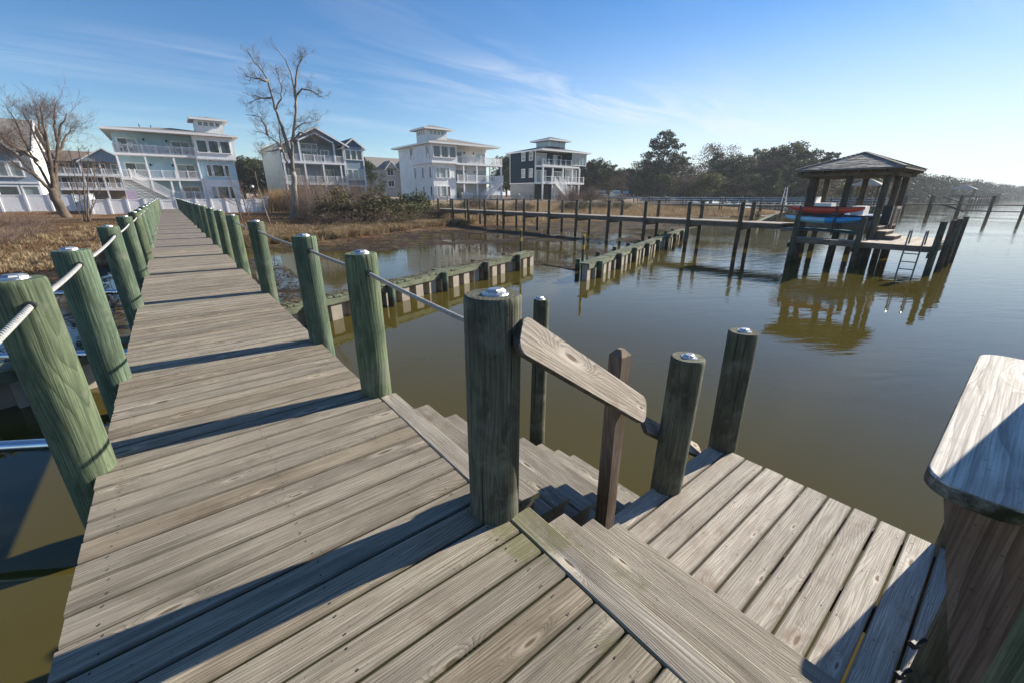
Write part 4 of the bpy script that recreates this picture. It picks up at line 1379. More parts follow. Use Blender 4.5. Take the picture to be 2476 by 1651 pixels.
def gable_y(parent, x0, x1, y0, y1, ze, za, mat, over=.45, t_=.22, name='roof'):
    """gable roof, ridge along Y"""
    cx_ = (x0 + x1) / 2; s = (za - ze) / (cx_ - x0)
    xe0, xe1 = x0 - over, x1 + over; zee = ze - over * s
    o = MB().add([(xe0, y0, zee), (cx_, y0, za), (xe1, y0, zee), (xe0, y1, zee), (cx_, y1, za), (xe1, y1, zee)], [(0, 1, 4, 3), (1, 2, 5, 4), (0, 3, 5, 2)][:2]).build(name, M[mat], parent)
    mb_ = MB()
    for xa in (xe0, xe1):
        mb_.add([(xa, y0 - .02, zee), (cx_, y0 - .02, za), (cx_, y0 - .02, za - t_ - .05), (xa, y0 - .02, zee - t_)], [(0, 1, 2, 3) if xa < cx_ else (3, 2, 1, 0)])
        mb_.add([(xa, y0 - .02, zee - t_), (cx_, y0 - .02, za - t_ - .05), (cx_, y0 + .04, za - t_ - .05), (xa, y0 + .04, zee - t_)], [(0, 1, 2, 3)])
        mb_.add([(xa, y0, zee - .01), (xa, y1, zee - .01), (xa, y1, zee - .2), (xa, y0, zee - .2)], [(0, 1, 2, 3)])
    mb_.build('rake_trim', M['white'], o)
    MB().add([(xe0, y0, zee - .02), (cx_, y0, za - .02), (xe1, y0, zee - .02), (xe0, y1, zee - .02), (cx_, y1, za - .02), (xe1, y1, zee - .02)], [(3, 4, 1, 0), (4, 5, 2, 1)]).build('soffit', M['soffit'], o)
    return o


def lamp_box(parent, x, y, z):
    MB().box(x - .1, x + .1, y - .16, y, z - .15, z + .15).build('wall_lamp', M['black'], parent)


def posts(parent, xs, y, z0, z1, w=.2, mat='white'):
    for x in xs:
        MB().box(x - w / 2, x + w / 2, y - w / 2, y + w / 2, z0, z1).build('porch_post', M[mat], parent)


# --- pale blue house with lookout
h1 = thing('beach_house', 'pale blue three-storey house with white lookout tower behind the white fence', 'house', (3, 85, 0.4))
GZ1 = 0.3
MB().box(-3.95, 5.0, 82, 95, GZ1, 9.55).build('wall', M['sblue'], h1)
MB().box(5.0, 9.5, 80.0, 95, GZ1, 3.45).build('ground_wall', M['sbatten'], h1)
MB().box(5.0, 9.5, 80.0, 95, 3.45, 6.42).build('middle_wall', M['sbattenblue'], h1)
MB().box(4.9, 9.75, 79.4, 95, 6.42, 9.55).build('upper_wall', M['sbatten'], h1)
MB().box(4.93, 9.72, 79.43, 94.9, 6.3, 6.419).build('band', M['white'], h1)
MB().box(4.97, 9.53, 79.96, 94.9, 3.36, 3.56).build('band', M['white'], h1)
hipped(h1, -3.95, 9.75, 79.5, 95, 9.72, 1.25, 'roofgrey', .75, inset=7.5)
r_ = hipped(h1, 5.75, 9.25, 82, 85.6, 12.1, .5, 'roofgrey', .62, 'tower_roof')
MB().box(5.75, 9.25, 82, 85.6, 9.73, 12.0).build('lookout_tower', M['sbatten'], h1)
for i in range(4):
    win(h1, 6.15 + .72 * i, 6.6 + .72 * i, 11.15, 11.62, 82, 2, 2, 'glass', .04, mull=.03, depth=.05)
win(h1, -3.4, -1.5, 7.0, 8.72, 82, 2, 1, ('glass', 'glassl'), .14, 'sliding_door')
win(h1, 2.45, 4.35, 7.0, 8.66, 82, 2, 1, 'glass', .14, 'sliding_door')
win(h1, -3.3, -1.2, 3.85, 5.6, 82, 2, 1, ('glass', 'glassl'), .14, 'sliding_door')
win(h1, 2.45, 4.4, 3.85, 5.58, 82, 2, 1, ('glassl', 'glass'), .14, 'sliding_door')
win(h1, 2.45, 4.4, .6, 2.5, 82, 2, 1, 'glass', .14, 'sliding_door')
for x, z in ((-.62, 8.75), (1.88, 8.75), (-.6, 5.5), (1.9, 5.5)): lamp_box(h1, x, 82, z)
for i in range(3):
    win(h1, 5.25 + 1.42 * i, 6.35 + 1.42 * i, 7.32, 8.85, 79.4, 1, 1, 'glass', .12)
win(h1, 5.85, 6.3, 4.1, 5.63, 80, 1, 1, 'glass', .1); win(h1, 6.6, 7.85, 4.1, 5.63, 80, 1, 1, 'glass', .1); win(h1, 8.1, 8.55, 4.1, 5.63, 80, 1, 1, 'glass', .1)
win(h1, 5.85, 6.35, .95, 2.6, 80, 1, 1, 'glassl', .1); win(h1, 6.65, 7.9, .95, 2.6, 80, 1, 1, 'glass', .1); win(h1, 8.15, 8.6, .95, 2.6, 80, 1, 1, 'glass', .1)
for i in range(5):
    x = 5.1 + 1.07 * i
    MB().prism_x([(79.42, 6.3), (80.0, 6.3), (80.0, 5.95)], x - .06, x + .06).build('bracket', M['white'], h1)
for z in (3.66, 6.82):
    balcony(h1, -4.0, 4.98, 79.5, 82, z, .3)
    railing(h1, (-3.9, 79.58, z), (4.85, 79.58, z), 1.0, .14, 'white', 'railing', 7)
    railing(h1, (-3.9, 79.65, z), (-3.9, 81.9, z), 1.0, .14, 'white', 'railing', 3)
for x in (-3.85, -.95, 2.15, 4.86):
    MB().box(x - .1, x + .1, 79.55, 79.75, 3.66, 6.52).build('porch_post', M['white'], h1)
    MB().box(x - .1, x + .1, 79.55, 79.75, GZ1, 3.36).build('porch_post', M['white'], h1)
posts(h1, (1.2,), 79.66, GZ1, 3.36)
flight(h1, -2.95, 3.66, 1.05, .9, 78.1, 79.3)
MB().box(-3.95, -2.95, 78.05, 79.49, 3.36, 3.66).build('stair_landing', M['white'], h1)
mb = MB()
for i in range(13):
    z = .9 + .2 * i
    mb.box(-3.9, min(1.0, -2.9 + (3.4 - z) / 2.6 * 3.7), 79.36, 79.40, z, z + .11)
mb.build('lattice', M['white'], h1)
MB().box(-3.85, -3.02, 78.0, 78.06, GZ1, 1.95).build('storage_door', M['pink'], h1)
railing(h1, (1.2, 79.5, .85), (4.8, 79.5, .85), 1.0, .14, 'white', 'railing', 4)
MB().box(1.1, 4.9, 79.4, 82, GZ1, .85).build('porch_floor', M['white'], h1)
for x, z in ((-.7, 10.6), (.6, 10.55)):
    MB().cyl((x, 85, z - .3), (x, 85, z + .45), .06, None, 8).build('roof_vent', M['black'], h1)

# --- grey gabled house
h2 = thing('beach_house', 'grey gabled house with slate blue gables behind the tall bare tree', 'house', (22, 82, .3))
MB().box(15.4, 28.2, 78.6, 92, .3, 9.1).build('wall', M['sgrey'], h2)
MB().box(15.35, 15.42, 76.4, 92, .3, 9.1).build('side_wall', M['ssage'], h2)
MB().box(25.0, 28.2, 76.2, 78.6, 2.9, 9.1).build('bay_wall', M['sgrey'], h2)
MB().prism_y([(25.0, 9.1), (28.2, 9.1), (26.6, 10.2)], 76.22, 80).build('bay_gable', M['sslate'], h2)
gable_y(h2, 24.9, 28.3, 75.8, 88, 9.1, 10.42, 'roofdark', .35)
MB().prism_y([(16.5, 9.25), (18.0, 9.25), (18.0, 9.55), (20.7, 10.72), (23.5, 9.45), (23.5, 9.25), (25.3, 9.25), (20.8, 11.45)], 76.1, 76.3).build('front_gable', M['sslate'], h2)
MB().prism_y([(16.3, 9.15), (25.4, 9.15), (20.8, 11.4)], 78.7, 92).build('gable_wall', M['sgrey'], h2)
gable_y(h2, 16.3, 25.3, 75.7, 92, 9.3, 11.62, 'roofdark', .5)
MB().bar((18.1, 76.05, 9.5), (20.7, 76.05, 10.7), .12, .2).bar((20.7, 76.05, 10.7), (23.45, 76.05, 9.42), .12, .2).build('arch_trim', M['white'], h2)
hipped(h2, 15.4, 28.3, 80, 92, 9.15, 1.0, 'roofdark', .4, 'rear_roof')
for z in (3.3, 6.48):
    balcony(h2, 15.4, 24.95, 76.1, 78.6, z, .32)
    railing(h2, (15.5, 76.2, z), (24.85, 76.2, z), 1.0, .14, 'white', 'railing', 7)
for x in (16.9, 18.15, 23.45, 24.9):
    MB().box(x - .11, x + .11, 76.12, 76.34, 6.48, 9.3).build('porch_post', M['white'], h2)
for x in (15.6, 18.6, 21.4, 24.2, 24.9):
    MB().box(x - .11, x + .11, 76.12, 76.34, 3.3, 6.16).build('porch_post', M['white'], h2)
    MB().box(x - .11, x + .11, 76.12, 76.34, .3, 2.98).build('porch_post', M['white'], h2)
win(h2, 18.95, 21.4, 8.55, 9.25, 78.6, 3, 1, 'glass', .12)
win(h2, 18.95, 21.3, 6.7, 8.2, 78.6, 3, 1, 'glass', .12, 'sliding_door')
win(h2, 21.95, 23.2, 6.7, 8.4, 78.6, 2, 1, ('glass', 'glassl'), .12)
win(h2, 16.4, 17.6, 6.7, 8.4, 78.6, 2, 1, 'glassl', .12)
win(h2, 16.6, 18.2, 3.5, 5.4, 78.6, 2, 1, ('glass', 'glassl'), .12, 'sliding_door'); win(h2, 22.0, 23.6, 3.5, 5.4, 78.6, 2, 1, 'glass', .12, 'sliding_door')
for i in range(3):
    win(h2, 25.2 + .98 * i, 25.95 + .98 * i, 7.1, 8.5, 76.2, 1, 1, 'glass', .11)
    win(h2, 25.2 + .98 * i, 25.95 + .98 * i, 3.95, 5.45, 76.2, 1, 1, 'glassl', .11)
MB().box(25.0, 28.2, 76.15, 76.2, 2.8, 2.98).build('band', M['white'], h2)
for x in (25.05, 28.15): MB().box(x - .09, x + .09, 76.12, 76.2, 2.99, 9.1).build('corner_board', M['white'], h2)
posts(h2, (25.2, 28.0), 76.4, .3, 2.85, .25)

# --- white house with lookout
h3 = thing('beach_house', 'white three-storey house with lookout tower beside the navy house', 'house', (43, 70, .5))
MB().box(36, 48.3, 68, 79, .5, 9.4).build('wall', M['swhite'], h3)
MB().box(35.98, 40.4, 66, 79.02, .5, 3.5).build('ground_wall', M['sbatten'], h3)
MB().box(35.98, 40.4, 66, 79.02, 3.5, 6.55).build('middle_wall', M['swhite'], h3)
MB().box(35.6, 40.5, 65.5, 73.6, 6.55, 9.4).build('upper_wall', M['sbatten'], h3)
MB().box(35.57, 40.53, 65.47, 73.63, 6.45, 6.6).build('band', M['white'], h3)
hipped(h3, 35.7, 48.5, 65.7, 79, 9.6, 1.5, 'roofgrey', .75, inset=6.5)
MB().box(36.4, 40.2, 68.2, 72.0, 9.62, 11.9).build('lookout_tower', M['sbatten'], h3)
hipped(h3, 36.4, 40.2, 68.2, 72, 12.0, .75, 'roofgrey', .8, 'tower_roof')
for i in range(4):
    win(h3, 37.0 + .72 * i, 37.45 + .72 * i, 11.05, 11.6, 68.2, 1, 1, 'glassl', .05, depth=.05)
    win(h3, 68.9 + .72 * i, 69.3 + .72 * i, 11.05, 11.6, 36.4, 1, 1, 'glassl', .05, face='X', depth=.05)
for i in range(3):
    win(h3, 36.0 + 1.5 * i, 37.15 + 1.5 * i, 7.4, 9.0, 65.5, 1, 1, 'glass', .12)
win(h3, 36.55, 37.0, 4.2, 5.75, 66, 1, 1, 'glassl', .1); win(h3, 37.3, 38.3, 4.2, 5.75, 66, 1, 1, 'glassl', .1); win(h3, 38.6, 39.05, 4.2, 5.75, 66, 1, 1, 'glassl', .1)
win(h3, 36.55, 37.0, 1.2, 2.8, 66, 1, 1, 'glassl', .1); win(h3, 37.3, 38.3, 1.2, 2.8, 66, 1, 1, 'glassl', .1); win(h3, 38.6, 39.05, 1.2, 2.8, 66, 1, 1, 'glass', .1)
win(h3, 72.2, 73.1, 7.4, 9.1, 35.6, 1, 1, 'glass', .1, face='X'); win(h3, 66.2, 67.2, 7.4, 9.1, 35.6, 1, 1, 'glassl', .1, face='X')
for a, b in ((72.2, 72.7), (69.2, 69.8), (66.5, 67.1)):
    win(h3, a, b, 4.2, 5.9, 35.98, 1, 1, 'glass', .1, face='X'); win(h3, a, b, 1.3, 2.8, 35.98, 1, 1, 'glass', .1, face='X')
win(h3, 41.0, 42.9, 6.75, 8.6, 68, 2, 1, ('glassl', 'glass'), .12, 'sliding_door'); win(h3, 46.0, 48.0, 6.75, 8.6, 68, 2, 1, 'glassl', .12, 'sliding_door')
win(h3, 41.2, 43.0, 3.85, 5.7, 68, 2, 1, 'glass', .12, 'sliding_door'); win(h3, 46.2, 48.0, 3.85, 5.7, 68, 2, 1, 'glassl', .12, 'sliding_door')
win(h3, 41.4, 43.0, .8, 2.7, 68, 2, 1, 'glass', .12, 'sliding_door')
for x, z in ((43.5, 8.5), (45.5, 8.5), (43.6, 5.4), (45.6, 5.4)): lamp_box(h3, x, 68, z)
for z in (3.66, 6.65):
    balcony(h3, 40.4, 50.4, 65.7, 68, z, .3)
    railing(h3, (40.6, 65.8, z), (50.3, 65.8, z), 1.05, .14, 'white', 'railing', 6)
    railing(h3, (50.3, 65.9, z), (50.3, 67.9, z), 1.05, .14, 'white', 'railing', 3)
for x in (41.9, 44.7, 47.6, 50.2):
    MB().box(x - .12, x + .12, 65.75, 66.0, 3.66, 6.35).build('porch_post', M['white'], h3)
    MB().box(x - .12, x + .12, 65.75, 66.0, .5, 3.36).build('porch_post', M['white'], h3)
flight(h3, 49.4, 3.7, 45.4, .7, 64.3, 65.5)
mb = MB()
for i in range(13):
    z = .7 + .21 * i
    mb.box(max(47.6, 45.5 + (z - .5) / 3.0 * 3.8), 50.3, 65.55, 65.6, z, z + .11)
mb.build('lattice', M['white'], h3)
railing(h3, (41.2, 65.5, .75), (43.4, 65.5, .75), 1.0, .14, 'white', 'railing', 3)

# --- navy house
h4 = thing('beach_house', 'dark navy three-storey house with glazed lookout and white trim', 'house', (62, 68, .5))
MB().box(57.2, 69.0, 64.2, 72, 3.7, 9.4).build('wall', M['snavy'], h4)
MB().box(57.26, 62, 64.8, 72, .5, 3.7).build('ground_wall', M['black'], h4)
MB().box(62, 68.9, 64.3, 72, .5, 3.7).build('ground_wall', M['snavy'], h4)
MB().box(65.1, 69.6, 62.2, 64.2, 6.55, 9.4).build('bay_wall', M['snavy'], h4)
hipped(h4, 57.2, 69.4, 62.2, 72, 9.5, 1.1, 'roofdark', .7, trim='white', inset=5.0)
for x, y in ((57.24, 64.16), (57.24, 71.95)):
    MB().box(x - .1, x + .1, y - .08, y + .08, 3.7, 9.4).build('corner_board', M['white'], h4)
MB().box(57.13, 69.05, 64.1, 72.05, 3.5, 3.72).build('band', M['white'], h4)
MB().box(61.6, 66.0, 65.0, 69.0, 9.6, 10.5).build('lookout_tower', M['snavy'], h4)
MB().box(61.65, 65.95, 65.05, 68.95, 10.5, 11.55).build('lookout_glazing', M['glassc'], h4)
for x in (61.65, 63.1, 64.5, 65.95):
    MB().box(x - .07, x + .07, 64.97, 65.12, 10.5, 11.6).build('lookout_mullion', M['white'], h4)
hipped(h4, 61.6, 66.0, 65.0, 69.0, 11.75, .75, 'roofdark', .85, 'tower_roof')
for a, b in ((67.2, 68.1), (64.9, 65.8)):
    win(h4, a, b, 7.85, 9.2, 57.2, 1, 2, 'glassl', .12, face='X'); win(h4, a, b, 4.75, 6.2, 57.2, 1, 2, 'glassl', .12, face='X')
win(h4, 57.6, 60.0, 6.85, 8.95, 64.2, 2, 1, 'glassl', .12, 'sliding_door'); win(h4, 62.0, 64.2, 6.85, 8.8, 64.2, 2, 1, ('glassl', 'glass'), .12, 'sliding_door')
win(h4, 57.6, 60.0, 3.85, 5.9, 64.2, 2, 1, 'glassl', .12, 'sliding_door'); win(h4, 62.0, 64.4, 3.85, 5.8, 64.2, 2, 1, ('glass', 'glassl'), .12, 'sliding_door')
win(h4, 65.4, 69.3, 7.1, 9.15, 62.2, 4, 1, 'glassl', .12); win(h4, 65.6, 68.8, 3.9, 6.3, 64.2, 3, 1, 'glassl', .12, 'sliding_door')
win(h4, 65.6, 68.6, .9, 3.1, 64.3, 3, 1, 'glassl', .12, 'sliding_door'); win(h4, 62.5, 64.5, .8, 3.0, 64.3, 2, 1, 'glass', .12, 'sliding_door')
for z in (3.75, 6.8):
    balcony(h4, 57.2, 67.4 if z > 5 else 69.0, 62.0, 64.2 if z > 5 else 64.1, z, .3)
    railing(h4, (57.3, 62.1, z), (65.0 if z > 5 else 68.9, 62.1, z), 1.05, .14, 'white', 'railing', 6, cable=True)
for x in (57.4, 60.0, 62.8, 65.4, 67.6):
    MB().box(x - .12, x + .12, 62.05, 62.3, 3.75, 6.5).build('porch_post', M['white'], h4)
    MB().box(x - .12, x + .12, 62.05, 62.3, .5, 3.45).build('porch_post', M['white'], h4)
flight(h4, 60.2, 3.7, 64.0, .8, 60.4, 61.7)
mb = MB()
for i in range(13):
    mb.box(57.2, 57.24, 64.3, 71.9, .7 + .215 * i, .79 + .215 * i)
    mb.box(60.1, min(63.4, 60.5 + (3.5 - .2 * i) * 1.0), 61.85, 61.89, .7 + .2 * i, .81 + .2 * i)
mb.build('lattice', M['white'], h4)

# --- houses farther back and at the left edge
h0 = thing('beach_house', 'grey-blue house with steep gable at the left edge behind the leaning bare tree', 'house', (-14, 76, 0))
MB().box(-26, -10.75, 72, 84, .2, 6.3).build('wall', M['sgrey'], h0)
MB().box(-10.76, -10.70, 72.02, 84, .2, 6.3).build('side_wall', M['swhite'], h0)
MB().prism_x([(72, 6.3), (84, 6.3), (78, 9.5)], -26, -10.72).build('gable', M['swhite'], h0)
MB().add([(-26.5, 71.3, 5.95), (-10.3, 71.3, 5.95), (-10.3, 78, 9.75), (-26.5, 78, 9.75), (-10.3, 84.7, 5.95), (-26.5, 84.7, 5.95)], [(0, 1, 2, 3), (3, 2, 4, 5)]).build('roof', M['roofgrey'], h0)
MB().bar((-10.25, 71.3, 5.9), (-10.25, 78, 9.68), .1, .3).bar((-10.25, 84.7, 5.9), (-10.25, 78, 9.68), .1, .3).build('rake_trim', M['white'], h0)
MB().prism_y([(-16.5, 6.0), (-11.8, 6.0), (-14.1, 8.6)], 71.6, 76).build('front_gable', M['sgrey'], h0)
gable_y(h0, -16.5, -11.8, 71.2, 77, 6.2, 8.8, 'roofgrey', .4)
for i in range(4):
    win(h0, -15.9 + 1.12 * i, -15.05 + 1.12 * i, 3.4, 4.8, 72, 1, 1, 'glassl', .12)
win(h0, -15.4, -13.4, 6.4, 7.4, 71.6, 2, 1, 'glass', .12)
MB().box(-26, -10.7, 71.9, 72, 2.6, 2.8).build('band', M['white'], h0)
win(h0, -13.9, -12.5, .5, 2.3, 72, 1, 1, 'glass', .14, 'garage_door'); win(h0, -12.1, -10.95, .5, 2.3, 72, 1, 1, 'glassl', .14)

hb = thing('beach_house', 'tan house with stacked porches glimpsed between the bare trees and the blue house', 'house', (-10, 128, 1))
s_ = lambda z: 1.45 + (z - 1.45) * 1.42
MB().box(-17, -4.5, 127, 138, .6, s_(6.0)).build('wall', M['stan'], hb)
MB().add([(-17.6, 124, s_(5.9)), (-8, 124, s_(5.9)), (-8, 132, s_(7.6)), (-17.6, 132, s_(7.6)), (-8, 139, s_(5.9)), (-17.6, 139, s_(5.9))], [(0, 1, 2, 3), (3, 2, 4, 5)]).build('roof', M['roofbrown'], hb)
MB().prism_y([(-11.8, s_(6.0)), (-4.3, s_(6.0)), (-8.0, s_(7.6))], 124.2, 128).build('gable', M['sgrey'], hb)
gable_y(hb, -11.9, -4.2, 123.8, 132, s_(6.1), s_(7.85), 'roofgrey', .4)
for zq in (2.35, 4.25):
    balcony(hb, -16.5, -4.6, 124.2, 127, s_(zq), .4)
    railing(hb, (-16.4, 124.3, s_(zq)), (-4.7, 124.3, s_(zq)), 1.05, .16, 'white', 'railing', 7)
posts(hb, (-16.3, -12, -9, -6.2, -4.7), 124.35, .6, s_(5.9), .26)
for zq in (2.5, 4.4):
    for x in (-15.6, -12.9, -10.2, -7.5):
        win(hb, x, x + 1.7, s_(zq), s_(zq) + 1.9, 127, 2, 1, 'glass', .12)

hc = thing('beach_house', 'narrow white porch house peeking out beside the blue house', 'house', (15, 127, 1))
MB().box(13.2, 16.6, 125.5, 134, .8, 8.6).build('wall', M['swhite'], hc)
gable_y(hc, 13.2, 16.8, 123.2, 134, 8.5, 10.0, 'roofgrey', .4)
for z in (2.75, 5.8):
    balcony(hc, 13.2, 16.7, 123.4, 125.5, z, .3); railing(hc, (13.3, 123.5, z), (16.6, 123.5, z), 1.05, .16, 'white', 'railing', 3)
    win(hc, 13.7, 15.9, z + .2, z + 2.0, 125.5, 2, 1, 'glass', .12)
posts(hc, (13.4, 15.0, 16.55), 123.5, .8, 8.5, .24)

hd = thing('beach_house', 'light grey house with twin gables set back beside the white house', 'house', (53, 125, 1))
s2 = lambda z: 1.45 + (z - 1.45) * 1.23
MB().box(48.3, 58, 123, 134, .8, s2(7.3)).build('wall', M['smid'], hd)
MB().prism_x([(123, s2(7.3)), (134, s2(7.3)), (128.5, s2(9.9))], 48.3, 58).build('gable', M['smid'], hd)
MB().add([(47.8, 122.4, s2(7.1)), (58.5, 122.4, s2(7.1)), (58.5, 128.5, s2(9.95)), (47.8, 128.5, s2(9.95)), (58.5, 134.6, s2(7.1)), (47.8, 134.6, s2(7.1))], [(0, 1, 2, 3), (3, 2, 4, 5)]).build('roof', M['roofgrey'], hd)
MB().prism_y([(51.3, s2(7.3)), (54.6, s2(7.3)), (52.9, s2(8.8))], 121.9, 126).build('dormer', M['smid'], hd)
gable_y(hd, 51.2, 54.7, 121.6, 127, s2(7.3), s2(9.0), 'roofgrey', .3)
MB().prism_y([(56.0, s2(7.4)), (60.5, s2(7.4)), (58.3, s2(9.2))], 121.0, 126).build('front_gable', M['sslate'], hd)
gable_y(hd, 55.9, 60.6, 120.8, 127, s2(7.3), s2(9.4), 'roofdark', .3)
MB().box(56.2, 60.4, 122, 128, .8, s2(7.4)).build('wing_wall', M['smid'], hd)
for zq in (3.3, 5.8):
    win(hd, 52.1, 53.9, s2(zq), s2(zq) + 1.6, 123, 2, 1, 'glass', .12); win(hd, 56.8, 59.6, s2(zq), s2(zq) + 1.6, 122, 2, 1, 'glass', .12)

# ------------------------------------------------------------------ white vinyl fence with gate
fence = thing('vinyl_fence', 'white vinyl privacy fence with capped posts across the end of the boardwalk', 'fence', (2, 61, -.6))
def panel_run(par, pts, z_of, top_of):
    for (xa, ya), (xb, yb_) in zip(pts, pts[1:]):
        p = Vector((xa, ya, 0)); q = Vector((xb, yb_, 0)); d = (q - p).normalized()
        zb = min(z_of(xa, ya), z_of(xb, yb_)); zt = top_of((xa + xb) / 2)
        n = max(3, int((q - p).length / .16)); mb_ = MB()
        for i in range(n):
            a = p.lerp(q, i / n) + d * .004; b = p.lerp(q, (i + 1) / n) - d * .004
            mb_.bar(a + Vector((0, 0, (zb + zt) / 2)), b + Vector((0, 0, (zb + zt) / 2)), .03, zt - zb - .1)
        mb_.bar(p + Vector((0, 0, zt - .04)), q + Vector((0, 0, zt - .04)), .06, .1).bar(p + Vector((0, 0, zb + .1)), q + Vector((0, 0, zb + .1)), .06, .12)
        mb_.build('panel', M['vinyl'], par)
    for x, y in pts:
        z = z_of(x, y)
        zt = top_of(x) + .07
        MB().box(x - .075, x + .075, y - .075, y + .075, z - .1, zt).box(x - .1, x + .1, y - .1, y + .1, zt, zt + .05).build('fence_post', M['vinyl'], par)


gzf = lambda x, y: -.6
panel_run(fence, [(-6.05, 61), (-4.6, 61), (-3.2, 61), (-1.8, 61), (-.45, 61)], gzf, lambda x: 1.0)
panel_run(fence, [(.95, 61), (2.7, 61), (4.1, 61), (5.55, 61), (7.05, 61), (8.6, 61), (10.0, 61)], gzf, lambda x: .98)
panel_run(fence, [(10.0, 61), (10.05, 63.5), (10.1, 66)], gzf, lambda x: 1.2)
mb = MB()
for i in range(8):
    mb.box(-.36 + .156 * i, -.36 + .156 * i + .148, 60.98, 61.02, -.1, .95)
mb.box(-.37, .87, 60.95, 61.05, .82, .92).box(-.37, .87, 60.95, 61.05, -.05, .06)
mb.build('gate', M['vinyl'], fence)
fence2 = thing('vinyl_fence', 'farther white vinyl fence in front of the house at the left edge', 'fence', (-9, 64, -.3))
panel_run(fence2, [(-20, 65.5), (-18.2, 65.5), (-16.4, 65.5), (-14.6, 65.5), (-12.9, 65.5), (-11.1, 65.5), (-9.4, 65.5), (-7.6, 65.5), (-6.05, 65.5), (-6.05, 63.2), (-6.05, 61.3)], lambda x, y: -.2, lambda x: 1.45)

# black metal pool fence in front of the white and navy houses
pf = thing('metal_fence', 'thin black metal fence in front of the white and navy houses', 'fence', (52, 60, .2))
mb = MB()
for z in (.35, 1.25):
    mb.bar((33, 61, z), (72, 59, z), .03, .035)
n = 290
for i in range(n):
    t_ = i / n; x = 33 + 39 * t_; y = 61 - 2 * t_
    mb.box(x - .009, x + .009, y - .009, y + .009, .15, 1.35)
mb.build('pickets', M['black'], pf)
for i in range(17):
    x = 33 + 39 * i / 16; y = 61 - 2 * i / 16
    MB().box(x - .035, x + .035, y - .035, y + .035, 0, 1.42).build('fence_post', M['black'], pf)

# ------------------------------------------------------------------ bare trees
BIG= {'trunk': [(10.05, 50.05, -1.13), (10.46, 49.97, -0.15), (10.69, 49.92, 0.82), (10.79, 49.9, 2.26), (10.92, 49.88, 3.67)], 'right': [(10.92, 49.88, 3.67), (11.03, 49.85, 5.05), (11.27, 49.81, 6.42), (11.67, 49.72, 7.77), (11.99, 49.66, 9.09), (12.18, 49.62, 10.18), (12.2, 49.62, 11.23), (12.1, 49.64, 12.46), (11.85, 49.69, 13.44), (11.18, 49.82, 14.24)], 'r2': [(12.04, 49.65, 9.53), (12.35, 49.59, 10.62), (12.85, 49.49, 11.19), (13.69, 49.32, 11.06), (14.18, 49.22, 10.68), (14.73, 49.11, 10.3)], 'r3': [(12.22, 49.62, 10.82), (12.46, 49.57, 11.99), (12.75, 49.51, 12.94), (13.27, 49.4, 13.61)], 'r4': [(11.62, 49.74, 7.54), (12.27, 49.6, 8.14), (12.96, 49.46, 8.4), (14.1, 49.24, 8.59)], 'r5': [(11.32, 49.8, 6.53), (12.15, 49.63, 7.36), (12.69, 49.52, 7.28), (13.12, 49.43, 7.19), (13.71, 49.32, 7.39)], 'mid': [(10.96, 49.87, 4.94), (10.81, 49.9, 6.39), (10.62, 49.94, 7.48), (10.48, 49.96, 8.55), (10.31, 50.0, 9.39), (10.18, 50.02, 10.42), (10.09, 50.04, 11.63), (9.77, 50.11, 12.4), (9.28, 50.2, 12.93), (8.8, 50.3, 13.93)], 'm2': [(10.11, 50.04, 10.2), (9.69, 50.12, 10.22), (9.18, 50.23, 10.12), (8.11, 50.44, 9.67)], 'm3': [(10.03, 50.05, 11.63), (9.35, 50.19, 11.65), (8.38, 50.39, 11.65)], 'm4': [(10.34, 49.99, 9.28), (10.92, 49.88, 10.28), (11.16, 49.83, 11.13), (11.04, 49.85, 12.24), (10.89, 49.88, 13.12)], 'low': [(10.81, 49.9, 3.55), (10.52, 49.96, 4.58), (10.33, 49.99, 5.7), (10.15, 50.03, 6.25), (9.61, 50.14, 6.77), (8.98, 50.27, 7.27), (8.11, 50.44, 7.49)], 'l2': [(10.2, 50.02, 5.92), (9.73, 50.11, 5.62), (8.98, 50.27, 5.48), (8.28, 50.4, 5.34)], 'l3': [(9.25, 50.21, 7.08), (9.19, 50.22, 7.93), (8.92, 50.28, 8.65), (7.75, 50.51, 8.77)], 'l4': [(10.29, 50.0, 5.81), (10.28, 50.0, 7.03), (10.39, 49.98, 7.69)]}
